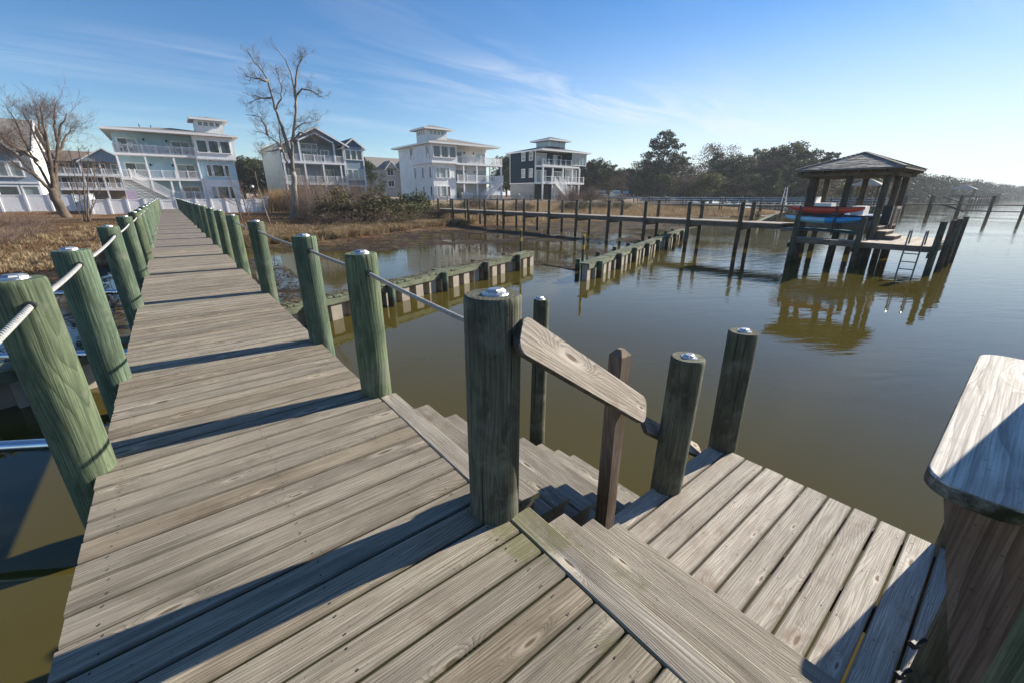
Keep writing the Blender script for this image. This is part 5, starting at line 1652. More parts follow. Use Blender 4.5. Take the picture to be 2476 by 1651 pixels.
LEAN= {'trunk': [(-7.57, 57.0, -0.67), (-7.66, 56.99, 0.2), (-7.76, 56.98, 1.17), (-7.85, 56.97, 2.01)], 'a': [(-7.77, 56.98, 1.59), (-8.33, 56.9, 2.63), (-8.8, 56.84, 3.32), (-9.39, 56.76, 3.79), (-9.91, 56.69, 4.64), (-10.34, 56.63, 5.27)], 'b': [(-7.85, 56.97, 2.01), (-8.04, 56.94, 3.45), (-8.31, 56.9, 4.64), (-8.54, 56.87, 6.17), (-8.54, 56.88, 7.49), (-8.79, 56.84, 8.56)], 'c': [(-7.78, 56.98, 1.28), (-7.58, 57.0, 2.64), (-7.36, 57.03, 4.09), (-7.11, 57.07, 5.9), (-6.94, 57.09, 7.38), (-6.76, 57.11, 8.64)], 'd': [(-7.75, 56.98, 1.06), (-7.48, 57.02, 2.44), (-6.98, 57.08, 4.21), (-6.42, 57.16, 5.96), (-5.8, 57.24, 7.5), (-5.25, 57.31, 8.45)], 'e': [(-7.55, 57.01, 2.75), (-7.53, 57.01, 4.28), (-7.7, 56.99, 5.86), (-7.83, 56.97, 7.29), (-7.91, 56.96, 8.31)], 'f': [(-6.98, 57.08, 4.21), (-6.29, 57.17, 5.57), (-5.72, 57.25, 6.62), (-5.03, 57.34, 7.49)], 'g': [(-8.13, 56.93, 4.25), (-8.64, 56.86, 5.01), (-9.31, 56.77, 5.35), (-9.7, 56.72, 6.16)], 'h': [(-7.11, 57.07, 5.9), (-7.27, 57.04, 6.67), (-7.19, 57.06, 7.83), (-7.06, 57.07, 8.6)], 'i': [(-6.42, 57.16, 5.96), (-6.31, 57.17, 7.25), (-6.01, 57.21, 8.45), (-5.75, 57.25, 9.16)], 'j': [(-8.33, 56.9, 2.63), (-8.77, 56.84, 3.72), (-9.35, 56.77, 4.96), (-10.02, 56.68, 5.48)]}
MULTI= {'a': [(-5.75, 49.99, -0.89), (-5.78, 49.99, 0.14), (-5.77, 49.99, 1.29), (-5.65, 50.0, 2.88), (-5.72, 50.0, 3.97)], 'b': [(-5.68, 50.0, -0.89), (-5.52, 50.02, 0.62), (-5.37, 50.03, 2.05), (-5.25, 50.05, 3.63), (-5.14, 50.06, 4.9)], 'c': [(-5.61, 50.01, -0.89), (-5.3, 50.04, 0.62), (-4.95, 50.08, 2.34), (-4.69, 50.11, 3.93), (-4.6, 50.12, 5.12)], 'd': [(-5.5, 50.02, -0.9), (-5.12, 50.06, 0.62), (-4.8, 50.1, 2.06), (-4.36, 50.15, 3.67), (-4.0, 50.19, 4.98)], 'e': [(-5.43, 50.03, -0.9), (-5.01, 50.08, 0.32), (-4.55, 50.13, 1.58), (-4.15, 50.17, 2.93), (-3.9, 50.2, 4.25)], 'f': [(-5.38, 50.03, -0.85), (-5.0, 50.08, 0.22), (-4.4, 50.14, 1.29), (-3.84, 50.21, 2.36)]}
SAPS = [[(5.17, 46.68, -1.0), (5.08, 46.69, 0.53), (4.96, 46.7, 2.12), (5.0, 46.7, 3.05)], [(6.49, 52.07, -1.0), (6.31, 52.09, 0.41), (6.2, 52.11, 2.08), (6.16, 52.11, 3.02)], [(6.46, 40.48, -1.0), (6.27, 40.51, 0.43), (6.1, 40.54, 1.95), (6.08, 40.54, 3.25)]]


def twig(mb_, p, d, L, r, depth, rr, crook=.35, up=.12):
    n = 3; path = [p]; rs = [r]
    for i in range(n):
        d = (d + Vector((rr.gauss(0, crook), rr.gauss(0, crook), rr.gauss(0, crook) + up))).normalized()
        path.append(path[-1] + d * L / n); rs.append(max(.004, r * (1 - .75 * (i + 1) / n)))
    mb_.tube(path, rs, 4 if r < .03 else 5, cap=False)
    if depth > 0:
        for i in range(1, n + 1):
            for _ in range(2 if depth > 1 else rr.choice((1, 2, 2))):
                dd = (d + Vector((rr.gauss(0, .75), rr.gauss(0, .75), rr.gauss(.05, .55)))).normalized()
                twig(mb_, path[i], dd, L * rr.uniform(.45, .75), max(.006, rs[i] * .65), depth - 1, rr, crook, up)


def bare_tree(name, label, limbs, r0, base, mats, depth_jit, seed, tw_len, tw_n, tdepth=2, twr=.022, taper=.55, crook=.35):
    rr = random.Random(seed)
    root = thing(name, label, 'tree', base)
    view = Vector((base[0], base[1], 0)).normalized()
    tw = MB(); tr = MB()
    jit = {}
    ends = {}
    for nm, pts in limbs.items():
        pts = [Vector(p) for p in pts]
        # a limb leaves its parent at the parent's depth and then swings towards or away from the viewer
        amp = 0 if nm == 'trunk' else rr.uniform(-1, 1) * depth_jit
        st = 0.0
        best = 1e9
        for q, o in ends.items():
            dd_ = (Vector(q) - pts[0]).length
            if dd_ < best: best = dd_; st = o
        path = []
        for i, p in enumerate(pts):
            o = st + amp * (i / max(1, len(pts) - 1)) ** 1.3
            ends[tuple(p)] = o
            path.append(p + view * o)
        fine = []
        for i in range(len(path) - 1):
            for j in range(3):
                q = path[i].lerp(path[i + 1], j / 3)
                fine.append(q + Vector((rr.gauss(0, .02), rr.gauss(0, .02), rr.gauss(0, .02))) * (0 if (i == 0 and j == 0) else r0 * 4))
        fine.append(path[-1])
        ra = r0 if nm == 'trunk' else r0 * rr.uniform(.28, .40)
        if nm in ('right', 'mid', 'c', 'd'): ra = r0 * .6
        rb = ra * .72 if nm == 'trunk' else max(.02, ra * .14)
        n = len(fine)
        tr.tube(fine, [(ra + (rb - ra) * (i / (n - 1)) ** .8) * (1.25 if (nm == 'trunk' and i == 0) else 1) for i in range(n)], 10 if ra > .08 else 7)
        if nm == 'trunk': continue
        for i in range(tw_n):
            t_ = rr.uniform(.25, 1.0); s = t_ * (n - 1); a = int(min(s, n - 2)); p = fine[a].lerp(fine[a + 1], s - a)
            ax = (fine[a + 1] - fine[a]).normalized()
            dd = (ax * .6 + Vector((rr.gauss(0, .7), rr.gauss(0, .7), rr.gauss(.15, .5)))).normalized()
            twig(tw, p, dd, tw_len * rr.uniform(.5, 1.1), twr * rr.uniform(.8, 1.5), tdepth, rr, crook)
    tr.build('trunk', mats[0], root, 'all')
    tw.build('crown', mats[1], root)
    return root


bare_tree('bare_tree', 'tall pale bare tree forking low, standing alone in the marsh grass', BIG, .34, (10.05, 50.05, -1.0), (M['barkpale'], M['bark']), 2.0, 5, 1.15, 11, 2, .016, crook=.42)
bare_tree('bare_tree', 'thick brown bare tree leaning left in front of the white fence', LEAN, .42, (-7.6, 57, -.6), (M['barkbrown'], M['twig']), 2.2, 9, 1.5, 19, 2, .016, crook=.25)
bare_tree('bare_tree', 'small multi-stemmed bare tree left of the boardwalk', MULTI, .11, (-5.68, 50, -.95), (M['barkbrown'], M['twig']), 1.2, 12, .9, 12, 1, .014, crook=.22)
for i, (s, lab) in enumerate(zip(SAPS, ('darkest slim sapling closest to the boardwalk pilings', 'slim leaning sapling between two other saplings', 'pale slim sapling nearest the tall bare tree'))):
    bare_tree('sapling', lab, {'trunk': s[:3], 'a': s[1:], 'b': [s[1], (s[1][0] + .5, s[1][1], s[1][2] + .8), (s[1][0] + .7, s[1][1], s[1][2] + 1.5)], 'c': [s[1], (s[1][0] - .9, s[1][1], s[1][2] + .5), (s[1][0] - 1.5, s[1][1], s[1][2] + .8)]},
              .05, tuple(s[0]), (M['barkbrown'] if i < 2 else M['barkpale'], M['twig']), .4, 30 + i, .6, 8, 1, .008)


# ------------------------------------------------------------------ leafy crowns
def leaf_cloud(mb_, clumps, per, size, rr, flat=1.0):
    for (cx_, cy_, cz_, r_) in clumps:
        n = int(per * (r_ ** 1.5) * 2.2) + 6
        for _ in range(n):
            a = rr.uniform(0, 6.283); u = rr.uniform(-1, 1); q = r_ * (rr.random() ** .4)
            s_q = math.sqrt(1 - u * u)
            p = Vector((cx_ + q * s_q * math.cos(a), cy_ + q * s_q * math.sin(a), cz_ + q * u * flat))
            nrm = Vector((rr.gauss(0, 1), rr.gauss(0, 1), rr.gauss(.5, 1))).normalized()
            t1 = nrm.cross(Vector((rr.gauss(0, 1), rr.gauss(0, 1), rr.gauss(0, 1)))).normalized()
            t2 = nrm.cross(t1)
            s = size * rr.uniform(.6, 1.4)
            mb_.add([p - t1 * s, p + t2 * s * .55, p + t1 * s, p - t2 * s * .55], [(0, 1, 2, 3)])


def crown_mesh(seed, kind, mat, leaf=.17, per=42):
    """unit crown about 1 m radius-ish per metre of height: height 10 m, scaled when placed"""
    rr = random.Random(seed); mb_ = MB(); clumps = []
    if kind == 'round':
        for _ in range(100):
            a = rr.uniform(0, 6.283); z = rr.uniform(2.0, 9.0); w = 3.6 * math.sqrt(max(.05, 1 - ((z - 5.2) / 4.6) ** 2))
            q = w * math.sqrt(rr.random())
            clumps.append((q * math.cos(a), q * math.sin(a), z, rr.uniform(.55, 1.25)))
    elif kind == 'low':
        for _ in range(95):
            a = rr.uniform(0, 6.283); z = rr.uniform(.6, 8.8); w = 4.4 * math.sqrt(max(.05, 1 - ((z - 3.6) / 5.6) ** 2))
            q = w * math.sqrt(rr.random())
            clumps.append((q * math.cos(a), q * math.sin(a), z, rr.uniform(.6, 1.3)))
    elif kind == 'cone':
        for _ in range(95):
            a = rr.uniform(0, 6.283); z = 10 * rr.random() ** 1.4; w = 3.3 * (1.05 - z / 10)
            q = w * math.sqrt(rr.random())
            clumps.append((q * math.cos(a), q * math.sin(a), z * .96 + .3, rr.uniform(.4, .95)))
    elif kind == 'pine':
        for _ in range(64):
            a = rr.uniform(0, 6.283); z = rr.uniform(4.2, 9.7); w = (2.9 if z < 8 else 1.7) * (1 - .06 * (z - 5))
            q = w * (.35 + .65 * rr.random())
            clumps.append((q * math.cos(a), q * math.sin(a), z, rr.uniform(.4, .8)))
    elif kind == 'lone':
        for zt, w, n_ in ((9.5, .9, 7), (8.7, 1.7, 12), (7.7, 2.4, 16), (6.6, 2.9, 18), (5.5, 3.0, 18), (4.6, 2.5, 12), (3.6, 1.8, 8)):
            for i in range(n_):
                a = 6.283 * i / n_ + rr.uniform(-.3, .3); q = w * (.35 + .65 * rr.random() ** .6)
                clumps.append((q * math.cos(a), q * math.sin(a), zt + rr.uniform(-.3, .3), rr.uniform(.42, .72)))
    leaf_cloud(mb_, clumps, per, leaf, rr, .6 if kind in ('pine', 'lone') else .85)
    me = mb_.mesh('crown', mat)
    # trunk with limbs reaching to the clumps
    tb = MB()
    tb.tube([(0, 0, -.6), (.05, .02, 2), (-.04, .05, 5), (.03, 0, 8.2 if kind != 'cone' else 9.4)], [.26, .2, .14, .04], 8)
    for c_ in clumps[::2 if kind in ('pine', 'lone') else 4]:
        z0 = max(1.0, c_[2] - .35 * math.hypot(c_[0], c_[1]) - .4)
        tb.tube([(0, 0, z0), (c_[0] * .5, c_[1] * .5, (z0 + c_[2]) / 2 - .1), (c_[0], c_[1], c_[2])], [.075, .05, .02], 5)
    return me, tb.mesh('trunk', M['barkbrown'] if kind != 'round' else M['bark'])


CR = {'r1': crown_mesh(1, 'round', M['leafd']), 'r2': crown_mesh(2, 'round', M['leafm']), 'l1': crown_mesh(3, 'low', M['leafd']), 'l2': crown_mesh(4, 'low', M['leafm']), 'ly': crown_mesh(5, 'low', M['leafy']),
      'c1': crown_mesh(6, 'cone', M['leafy']), 'p1': crown_mesh(7, 'pine', M['pine'], .15, 60), 'p2': crown_mesh(8, 'pine', M['pine'], .15, 60), 'pl': crown_mesh(17, 'lone', M['pine'], .13, 75), 'b1': crown_mesh(9, 'round', M['leafb'], .10, 40), 'lb': crown_mesh(13, 'low', M['leafb'], .12, 40)}


def tree(kind, x, y, H, label, group=None, name='tree', wx=1.0, rz=None, z=None):
    z = max(gz(x, y), -.2) if z is None else z
    root = thing(name, label, 'tree', (x, y, z), group)
    cm_, tm_ = CR[kind]
    s = H / 10.0
    rz = rnd.uniform(0, 6.28) if rz is None else rz
    for nm, me in (('trunk', tm_), ('crown', cm_)):
        o = place(me, nm, (x, y, z), root, (0, 0, rz)); o.scale = (s * wx, s * wx, s)
    return root


WOOD = [(107.8, 95.0, 8.2, 0), (111.9, 89.2, 6.9, 0), (127.7, 87.5, 9.7, 0), (126.5, 81.7, 9.3, 0), (124.1, 72.4, 9.1, 0), (138.8, 69.5, 12.8, 0), (132.3, 59.6, 9.8, 0), (142.4, 57.9, 10.9, 0), (135.0, 48.3, 11.6, 0), (143.0, 45.7, 10.2, 0), (138.1, 38.9, 8.8, 0), (146.8, 34.3, 6.4, 0), (148.3, 29.4, 6.2, 0),
        (101.1, 85.1, 5.8, 1), (104.0, 79.5, 4.7, 1), (112.4, 78.4, 6.0, 1), (113.2, 71.8, 6.9, 1), (115.3, 63.3, 7.9, 1), (115.0, 54.3, 7.7, 1), (122.7, 54.2, 7.3, 1), (126.8, 49.1, 8.1, 1), (131.3, 43.9, 7.7, 1), (122.2, 36.9, 7.2, 1), (124.2, 30.3, 4.8, 1), (128.4, 27.6, 4.1, 1),
        (92.9, 79.6, 4.0, 2), (97.8, 75.1, 2.8, 2), (100.5, 71.6, 3.8, 2), (103.8, 66.2, 4.3, 2), (98.3, 55.1, 4.1, 2), (97.9, 50.6, 4.5, 2), (103.5, 46.1, 3.8, 2), (102.0, 43.2, 4.2, 2), (105.6, 39.2, 4.5, 2), (109.6, 34.1, 4.0, 2), (104.5, 30.5, 3.3, 2), (107.4, 25.6, 2.5, 2), (109.7, 22.6, 2.6, 2)]
KW = {'r1': 'tall dark round-topped tree', 'r2': 'olive green round-topped tree', 'l1': 'dark spreading tree', 'l2': 'mid green spreading tree', 'ly': 'bright green spreading tree', 'c1': 'bright cone-shaped tree', 'p1': 'tufted pine', 'p2': 'flat-topped pine', 'b1': 'grey-brown leafless tree', 'lb': 'brown spreading tree'}
for i, (x, y, H, row) in enumerate(WOOD):
    kind = (['r1', 'p1', 'r2', 'r1', 'p2', 'b1'], ['l1', 'r2', 'b1', 'l2', 'r1', 'lb'], ['ly', 'lb', 'l2', 'c1', 'ly', 'lb'])[row][i % 6]
    lab = KW[kind] + ' ' + ('at the back of the dark wood behind the far pier', 'in the middle of the dark wood behind the far pier', 'along the front edge of the dark wood')[row]
    tree(kind, x, y, H * 1.28 + 1.0, lab, lab + ' group', wx=(1.15, 1.35, 1.6)[row])
for i in range(34):
    t_ = i / 33; x = 92 + 42 * t_ + rnd.uniform(-4, 4); y = 90 - 62 * t_ + rnd.uniform(-5, 5)
    kind = ('l1', 'lb', 'r1', 'l2')[i % 4]; lab = KW[kind] + ' in the middle of the dark wood behind the far pier'
    tree(kind, x + 8, y + 4, rnd.uniform(6.5, 9.5) * (1 - .25 * t_), lab, lab + ' group', wx=1.5)
tree('pl', 108, 68.8, 17.2, 'tall lone pine with layered crown rising above the wood', wx=1.12, rz=1.0)
tree('p2', 125.3, 62.5, 13.2, 'flat-topped pine at the middle of the wood', wx=.9)
tree('p1', 129.2, 48.6, 13.6, 'broad pine left of the boat house roof', wx=1.05)
tree('p2', 134.9, 44.3, 12.8, 'pine directly above the boat house eave', wx=.9)
for i, (x, y, H) in enumerate(((19.4, 113.3, 9.4), (14.6, 116.8, 9.6), (22.5, 110, 8.4), (17, 120, 9.6), (25, 114, 8.0))):
    tree(('l1', 'r1')[i % 2], x, y, H, 'dark evergreen tree in the gap between the blue and the grey house', 'evergreens between the blue and grey houses', wx=1.35)
tree('l2', 37.0, 98.1, 8.2, 'green tree at the right wall of the grey gabled house', wx=.95)
tree('p2', 32.5, 100, 10.0, 'pine tuft showing over the grey gabled house bay', wx=.6)
tree('r1', 68.0, 87.0, 10.6, 'dark tree in the gap between the white and navy houses, left one')
tree('r2', 71.0, 88.0, 11.2, 'dark tree in the gap between the white and navy houses, right one')
tree('r1', 80.8, 68.5, 9.2, 'dark rounded tree just right of the navy house', wx=1.1)
tree('lb', 84, 66.5, 5.6, 'brown bushy tree right of the navy house', wx=1.5)
tree('l1', 88.5, 72, 7.0, 'dark low tree behind the parked cars', wx=1.4)


# ------------------------------------------------------------------ distant wooded shore
rr = random.Random(77)
def polar(az, D): return D * math.sin(rad(az)), D * math.cos(rad(az))
prof = [(68, 185, 11), (76, 205, 11), (80, 230, 11.5), (81.5, 250, 11.5), (83, 300, 11.5), (85, 380, 11.5), (86.3, 470, 10.5), (87.6, 600, 11), (89.2, 760, 11.5), (91, 900, 11.5), (95, 1200, 14)]
cl = []
mb = MB()
for i in range(620):
    t_ = rr.random() * (len(prof) - 1); a = int(t_); f_ = t_ - a
    az, D, H = [prof[a][j] + (prof[a + 1][j] - prof[a][j]) * f_ for j in range(3)]
    D += rr.uniform(0, 55); x, y = polar(az, D); hh_ = H * rr.uniform(.45, 1.05) * (D / (prof[a][1] + (prof[a + 1][1] - prof[a][1]) * f_)) ** .5
    r_ = rr.uniform(2.4, 4.4) * (D / 300) ** .35
    zq = hh_ - r_
    while zq > -1.5:
        leaf_cloud(mb, [(x + rr.uniform(-1.5, 1.5), y + rr.uniform(-1.5, 1.5), zq, r_)], 6.0, .42 * (D / 300) ** .4, rr, .8)
        zq -= r_ * 1.15
tag(mb.build('distant_woods', M['leafd'], loc=(300, 30, -1)), 'hazy wooded shore fading into the distance beyond the boat house', 'woods', kind='stuff')
mb = MB(); pts = []
for az, D, H in prof:
    x, y = polar(az, D - 8); x2, y2 = polar(az - 1.5, D + 260)
    pts.append(((x, y), (x2, y2)))
for (a, b), (c_, d_) in zip(pts, pts[1:]):
    mb.add([(a[0], a[1], -1.75), (c_[0], c_[1], -1.75), (d_[0], d_[1], 1.5), (b[0], b[1], 1.5)], [(0, 1, 2, 3)])
tag(mb.build('far_bank', M['ground'], loc=(300, 30, -1.7)), kind='structure')

# ------------------------------------------------------------------ shrubs and marsh grass
def shrub_mesh(seed, mat, n=46, leaf=.055, per=150, stems=True):
    rr_ = random.Random(seed); mb_ = MB(); clumps = []
    for _ in range(n):
        a = rr_.uniform(0, 6.283); q = 1.15 * math.sqrt(rr_.random()); z = rr_.uniform(.25, 1.7) * (1 - .35 * q)
        clumps.append((q * math.cos(a), q * math.sin(a), z, rr_.uniform(.22, .42)))
    leaf_cloud(mb_, clumps, per, leaf, rr_, .95)
    st = MB()
    for c_ in clumps:
        st.tube([(c_[0] * .15, c_[1] * .15, -.2), (c_[0] * .6, c_[1] * .6, c_[2] * .5), c_[:3]], [.03, .02, .008], 5)
    return mb_.mesh('foliage', mat), st.mesh('stems', M['barkbrown'])


def brush_mesh(seed, n=60):
    rr_ = random.Random(seed); st = MB()
    for _ in range(n):
        a = rr_.uniform(0, 6.283); q = .9 * math.sqrt(rr_.random()); p = Vector((q * math.cos(a), q * math.sin(a), -.1))
        d_ = Vector((rr_.gauss(0, .28), rr_.gauss(0, .28), 1)).normalized()
        twig(st, p, d_, rr_.uniform(1.0, 2.2), .012, 1, rr_, .18, .25)
    return st.mesh('stems', M['twig'])


SH = {'o': shrub_mesh(1, M['leafo']), 'm': shrub_mesh(2, M['leafm']), 'y': shrub_mesh(3, M['leafy']), 'b': shrub_mesh(4, M['leafb'], leaf=.035)}
BR = [brush_mesh(5), brush_mesh(6)]


def shrub(kind, x, y, H, label, W=None, group=None):
    z = gz(x, y)
    root = thing('shrub', label, 'shrub', (x, y, z), group); s = H / 1.9; w = (W or H) / 2.0
    rz = rnd.uniform(0, 6.28)
    for nm, me in zip(('foliage', 'stems'), SH[kind]):
        o = place(me, nm, (x, y, z), root, (0, 0, rz)); o.scale = (w, w, s)


def brush(x, y, H, label, W=None, group=None):
    z = gz(x, y)
    o = place(BR[rnd.randrange(2)], 'brush_thicket', (x, y, z), None, (0, 0, rnd.uniform(0, 6.28)))
    s = H / 2.2; w = (W or H) / 2; o.scale = (w, w, s)
    tag(o, label, 'shrub', group)


shrub('o', 15.0, 41.8, 3.5, 'broad olive shrub left of the bright evergreen shrub', 5.2)
shrub('o', 12.9, 44.0, 4.1, 'tall olive shrub nearest the tall bare tree', 3.2)
shrub('o', 17.9, 42.6, 3.3, 'olive shrub touching the bright evergreen shrub', 4.4)
shrub('y', 21.6, 45.0, 3.6, 'bright evergreen shrub beside the start of the neighbouring pier', 4.4)
shrub('y', 19.9, 42.4, 2.2, 'small bright shrub in front of the evergreen shrub', 2.8)
shrub('b', 15.6, 38.6, 1.7, 'low brown shrub at the water edge below the olive shrub', 3.8)
shrub('o', 17.6, 38.8, 1.5, 'low olive tussock at the water edge', 2.2)
shrub('b', 23.2, 42.5, 1.7, 'brown shrub under the first boards of the neighbouring pier', 3.0)
shrub('b', 12.4, 39.2, 1.6, 'dark tangled shrub at the foot of the thicket', 4.4)
shrub('b', 19.6, 40.0, 1.5, 'brown tangled shrub at the water edge below the small bright shrub', 3.2)
for i in range(26):
    x = rnd.uniform(11.4, 19.5); y = rnd.uniform(46, 57)
    brush(x, y, rnd.uniform(2.2, 3.8), 'bare brown stem in the thicket between the tall bare tree and the shrubs', rnd.uniform(1.8, 3.0), 'thicket right of the tall bare tree')
for i in range(14):
    x = rnd.uniform(-15, -5.2); y = rnd.uniform(33, 50)
    brush(x, y, rnd.uniform(.5, 1.1), 'low bare brown brush on the bank left of the boardwalk', rnd.uniform(1.5, 3.2), 'low brush left of the boardwalk')
for i in range(30):
    x = 27 + 52 * rnd.random(); y = rnd.uniform(44, 56)
    shrub('b' if i % 3 else 'o', x, y, rnd.uniform(.9, 1.8), 'low brown marsh shrub behind the neighbouring pier', rnd.uniform(2, 4), 'marsh shrubs behind the neighbouring pier')
for i in range(8):
    x = 56 + 12 * rnd.random(); y = rnd.uniform(55, 58)
    brush(x, y, rnd.uniform(1.6, 2.6), 'rust brown brush in front of the navy house', 2.6, 'brush before the navy house')


def blades(name, mat, n, region, hmin, hmax, wid, lean, rr_, label, cat):
    mb_ = MB()
    v = mb_.v; f = mb_.f
    k_ = 0
    while k_ < n:
        x, y, hs = region(rr_)
        z = gz(x, y)
        if z < -1.6: 
            k_ += 1; continue
        h_ = rr_.uniform(hmin, hmax) * hs; a = rr_.uniform(0, 6.283)
        lx = rr_.gauss(0, lean) * h_; ly = rr_.gauss(0, lean) * h_
        b = len(v); w = wid * rr_.uniform(.6, 1.5)
        v.append((x - math.cos(a) * w, y - math.sin(a) * w, z - .03)); v.append((x + math.cos(a) * w, y + math.sin(a) * w, z - .03)); v.append((x + lx, y + ly, z + h_))
        f.append((b, b + 1, b + 2)); mb_.m.append(0); k_ += 1
    return tag(mb_.build(name, mat), label, cat, kind='stuff')


rr = random.Random(31)
def tussocks(name, mat, spots, rr_, per, hmin, hmax, label):
    mb_ = MB(); v = mb_.v; f = mb_.f
    for x, y, s_q in spots:
        z0 = gz(x, y)
        if z0 < -1.59: continue
        lx, ly = rr_.gauss(0, .35), rr_.gauss(0, .35); R_ = rr_.uniform(.12, .38) * s_q
        for _ in range(per):
            a = rr_.uniform(0, 6.283); q = R_ * math.sqrt(rr_.random())
            bx, by_ = x + q * math.cos(a), y + q * math.sin(a); h_ = rr_.uniform(hmin, hmax) * s_q
            ox, oy = (math.cos(a) * q / R_ * .7 + lx + rr_.gauss(0, .22)) * h_, (math.sin(a) * q / R_ * .7 + ly + rr_.gauss(0, .22)) * h_
            w = rr_.uniform(.009, .022); ca, sa = math.cos(a + 1.57) * w, math.sin(a + 1.57) * w
            b_ = len(v)
            v.extend([(bx - ca, by_ - sa, z0 - .04), (bx + ca, by_ + sa, z0 - .04), (bx + ox * .45 + ca * .7, by_ + oy * .45 + sa * .7, z0 + h_ * .7), (bx + ox * .45 - ca * .7, by_ + oy * .45 - sa * .7, z0 + h_ * .7), (bx + ox, by_ + oy, z0 + h_ * .85)])
            f.append((b_, b_ + 1, b_ + 2, b_ + 3)); f.append((b_ + 3, b_ + 2, b_ + 4)); mb_.m += [0, 0]
    return tag(mb_.build(name, mat), label, 'grass', kind='stuff')


spots = []
while len(spots) < 1500:
    x = rr.uniform(2.2, 25); d_ = abs(rr.gauss(0, 4.2)) - .7
    y = lerp_tab(SHORE, x) + d_
    c_ = nz(x, y, .33)
    if c_ > rr.uniform(-.5, .4): spots.append((x, y, .75 + .5 * max(0, c_) + (.25 if d_ < 2 else 0) * rr.random()))
tussocks('dry_grass', M['grass'], spots, rr, 34, .25, .72, 'pale dry grass tussocks along the marsh edge right of the boardwalk')
spots = [(rr.uniform(-14, -1.5), 0, rr.uniform(.35, .8)) for _ in range(500)]
spots = [(x, lerp_tab(SHORE, x) - .3 + 20 * rr.random() ** 2, s_q) for x, _, s_q in spots]
tussocks('bank_grass', M['grass'], spots, rr, 26, .2, .55, 'pale dry grass tussocks on the bank left of the boardwalk')
def reg_left(r):
    x = -15 + 14.2 * r.random() ** .8; y = lerp_tab(SHORE, x) - .5 + 26 * r.random() ** 1.6
    return x, y, .5 + .6 * max(0, nz(x, y, .4))
blades('marsh_litter', M['straw'], 30000, reg_left, .06, .34, .022, 1.1, rr, 'flattened brown marsh litter on the bank left of the boardwalk', 'grass')
def reg_right(r):
    x = r.uniform(27, 80); y = lerp_tab(SHORE, x) + 20 * r.random()
    return x, y, 1.0
blades('marsh_grass', M['grass'], 24000, reg_right, .25, .8, .03, .4, rr, 'brown marsh grass behind the neighbouring pier', 'grass')
def reg_reed(r):
    return r.gauss(12.6, 1.3), r.uniform(60, 66), 1.0
blades('tall_reeds', M['reed'], 5000, reg_reed, 1.4, 3.0, .035, .10, rr, 'tall tan reeds beside the end of the white fence', 'reeds')
def reg_mid(r):
    x = r.uniform(-3, 12.5); y = r.uniform(31, 60)
    return x, y, .55 + .5 * max(0, nz(x, y, .5))
blades('leaf_litter', M['straw'], 22000, reg_mid, .05, .28, .025, 1.0, rr, 'brown litter and short grass around the tall bare tree', 'grass')
def reg_mud(r):
    while True:
        x = r.uniform(-9, 26); y = yb(x) + .5 + r.random() * (lerp_tab(SHORE, x) - yb(x))
        z = gz(x, y)
        if z > -1.66 and r.random() < .35 + nz(x, y, .6): return x, y, 1.0
rrw = random.Random(63)
mb = MB()
for _ in range(26000):
    x, y, _s = reg_mud(rrw)
    z = max(gz(x, y), WATER_Z) + rrw.uniform(.004, .03)
    a = rrw.uniform(0, 6.28); l = rrw.uniform(.05, .22); w = rrw.uniform(.008, .03)
    d_ = Vector((math.cos(a) * l, math.sin(a) * l, rrw.gauss(0, .015))); n_ = Vector((-math.sin(a) * w, math.cos(a) * w, 0)); p = Vector((x, y, z))
    mb.add([p - n_, p + n_, p + d_ + n_, p + d_ - n_], [(0, 1, 2, 3)])
tag(mb.build('drift_weed', M['weed']), 'dark dead weed matted over the mud flats behind the bulkheads', 'weed', kind='stuff')
# drift on the bulkhead caps
mb = MB()
for _ in range(1500):
    s = rr.random() * 12; x = 1.5 + s * .944 * .95; y = 9.85 + .347 * x + .1 + rr.gauss(0, .12)
    if nz(x, y, 1.1) < -.1: continue
    a = rr.uniform(0, 6.28); l = rr.uniform(.04, .16)
    p = Vector((x, y, -.94 + rr.uniform(0, .035))); q = p + Vector((math.cos(a) * l, math.sin(a) * l, rr.gauss(0, .02)))
    n_ = Vector((-math.sin(a), math.cos(a), .3)) * .006
    mb.add([p - n_, p + n_, q + n_, q - n_], [(0, 1, 2, 3)])
tag(mb.build('drift_weed', M['straw']), 'scattered dead weed washed onto the bulkhead cap', 'weed', kind='stuff')

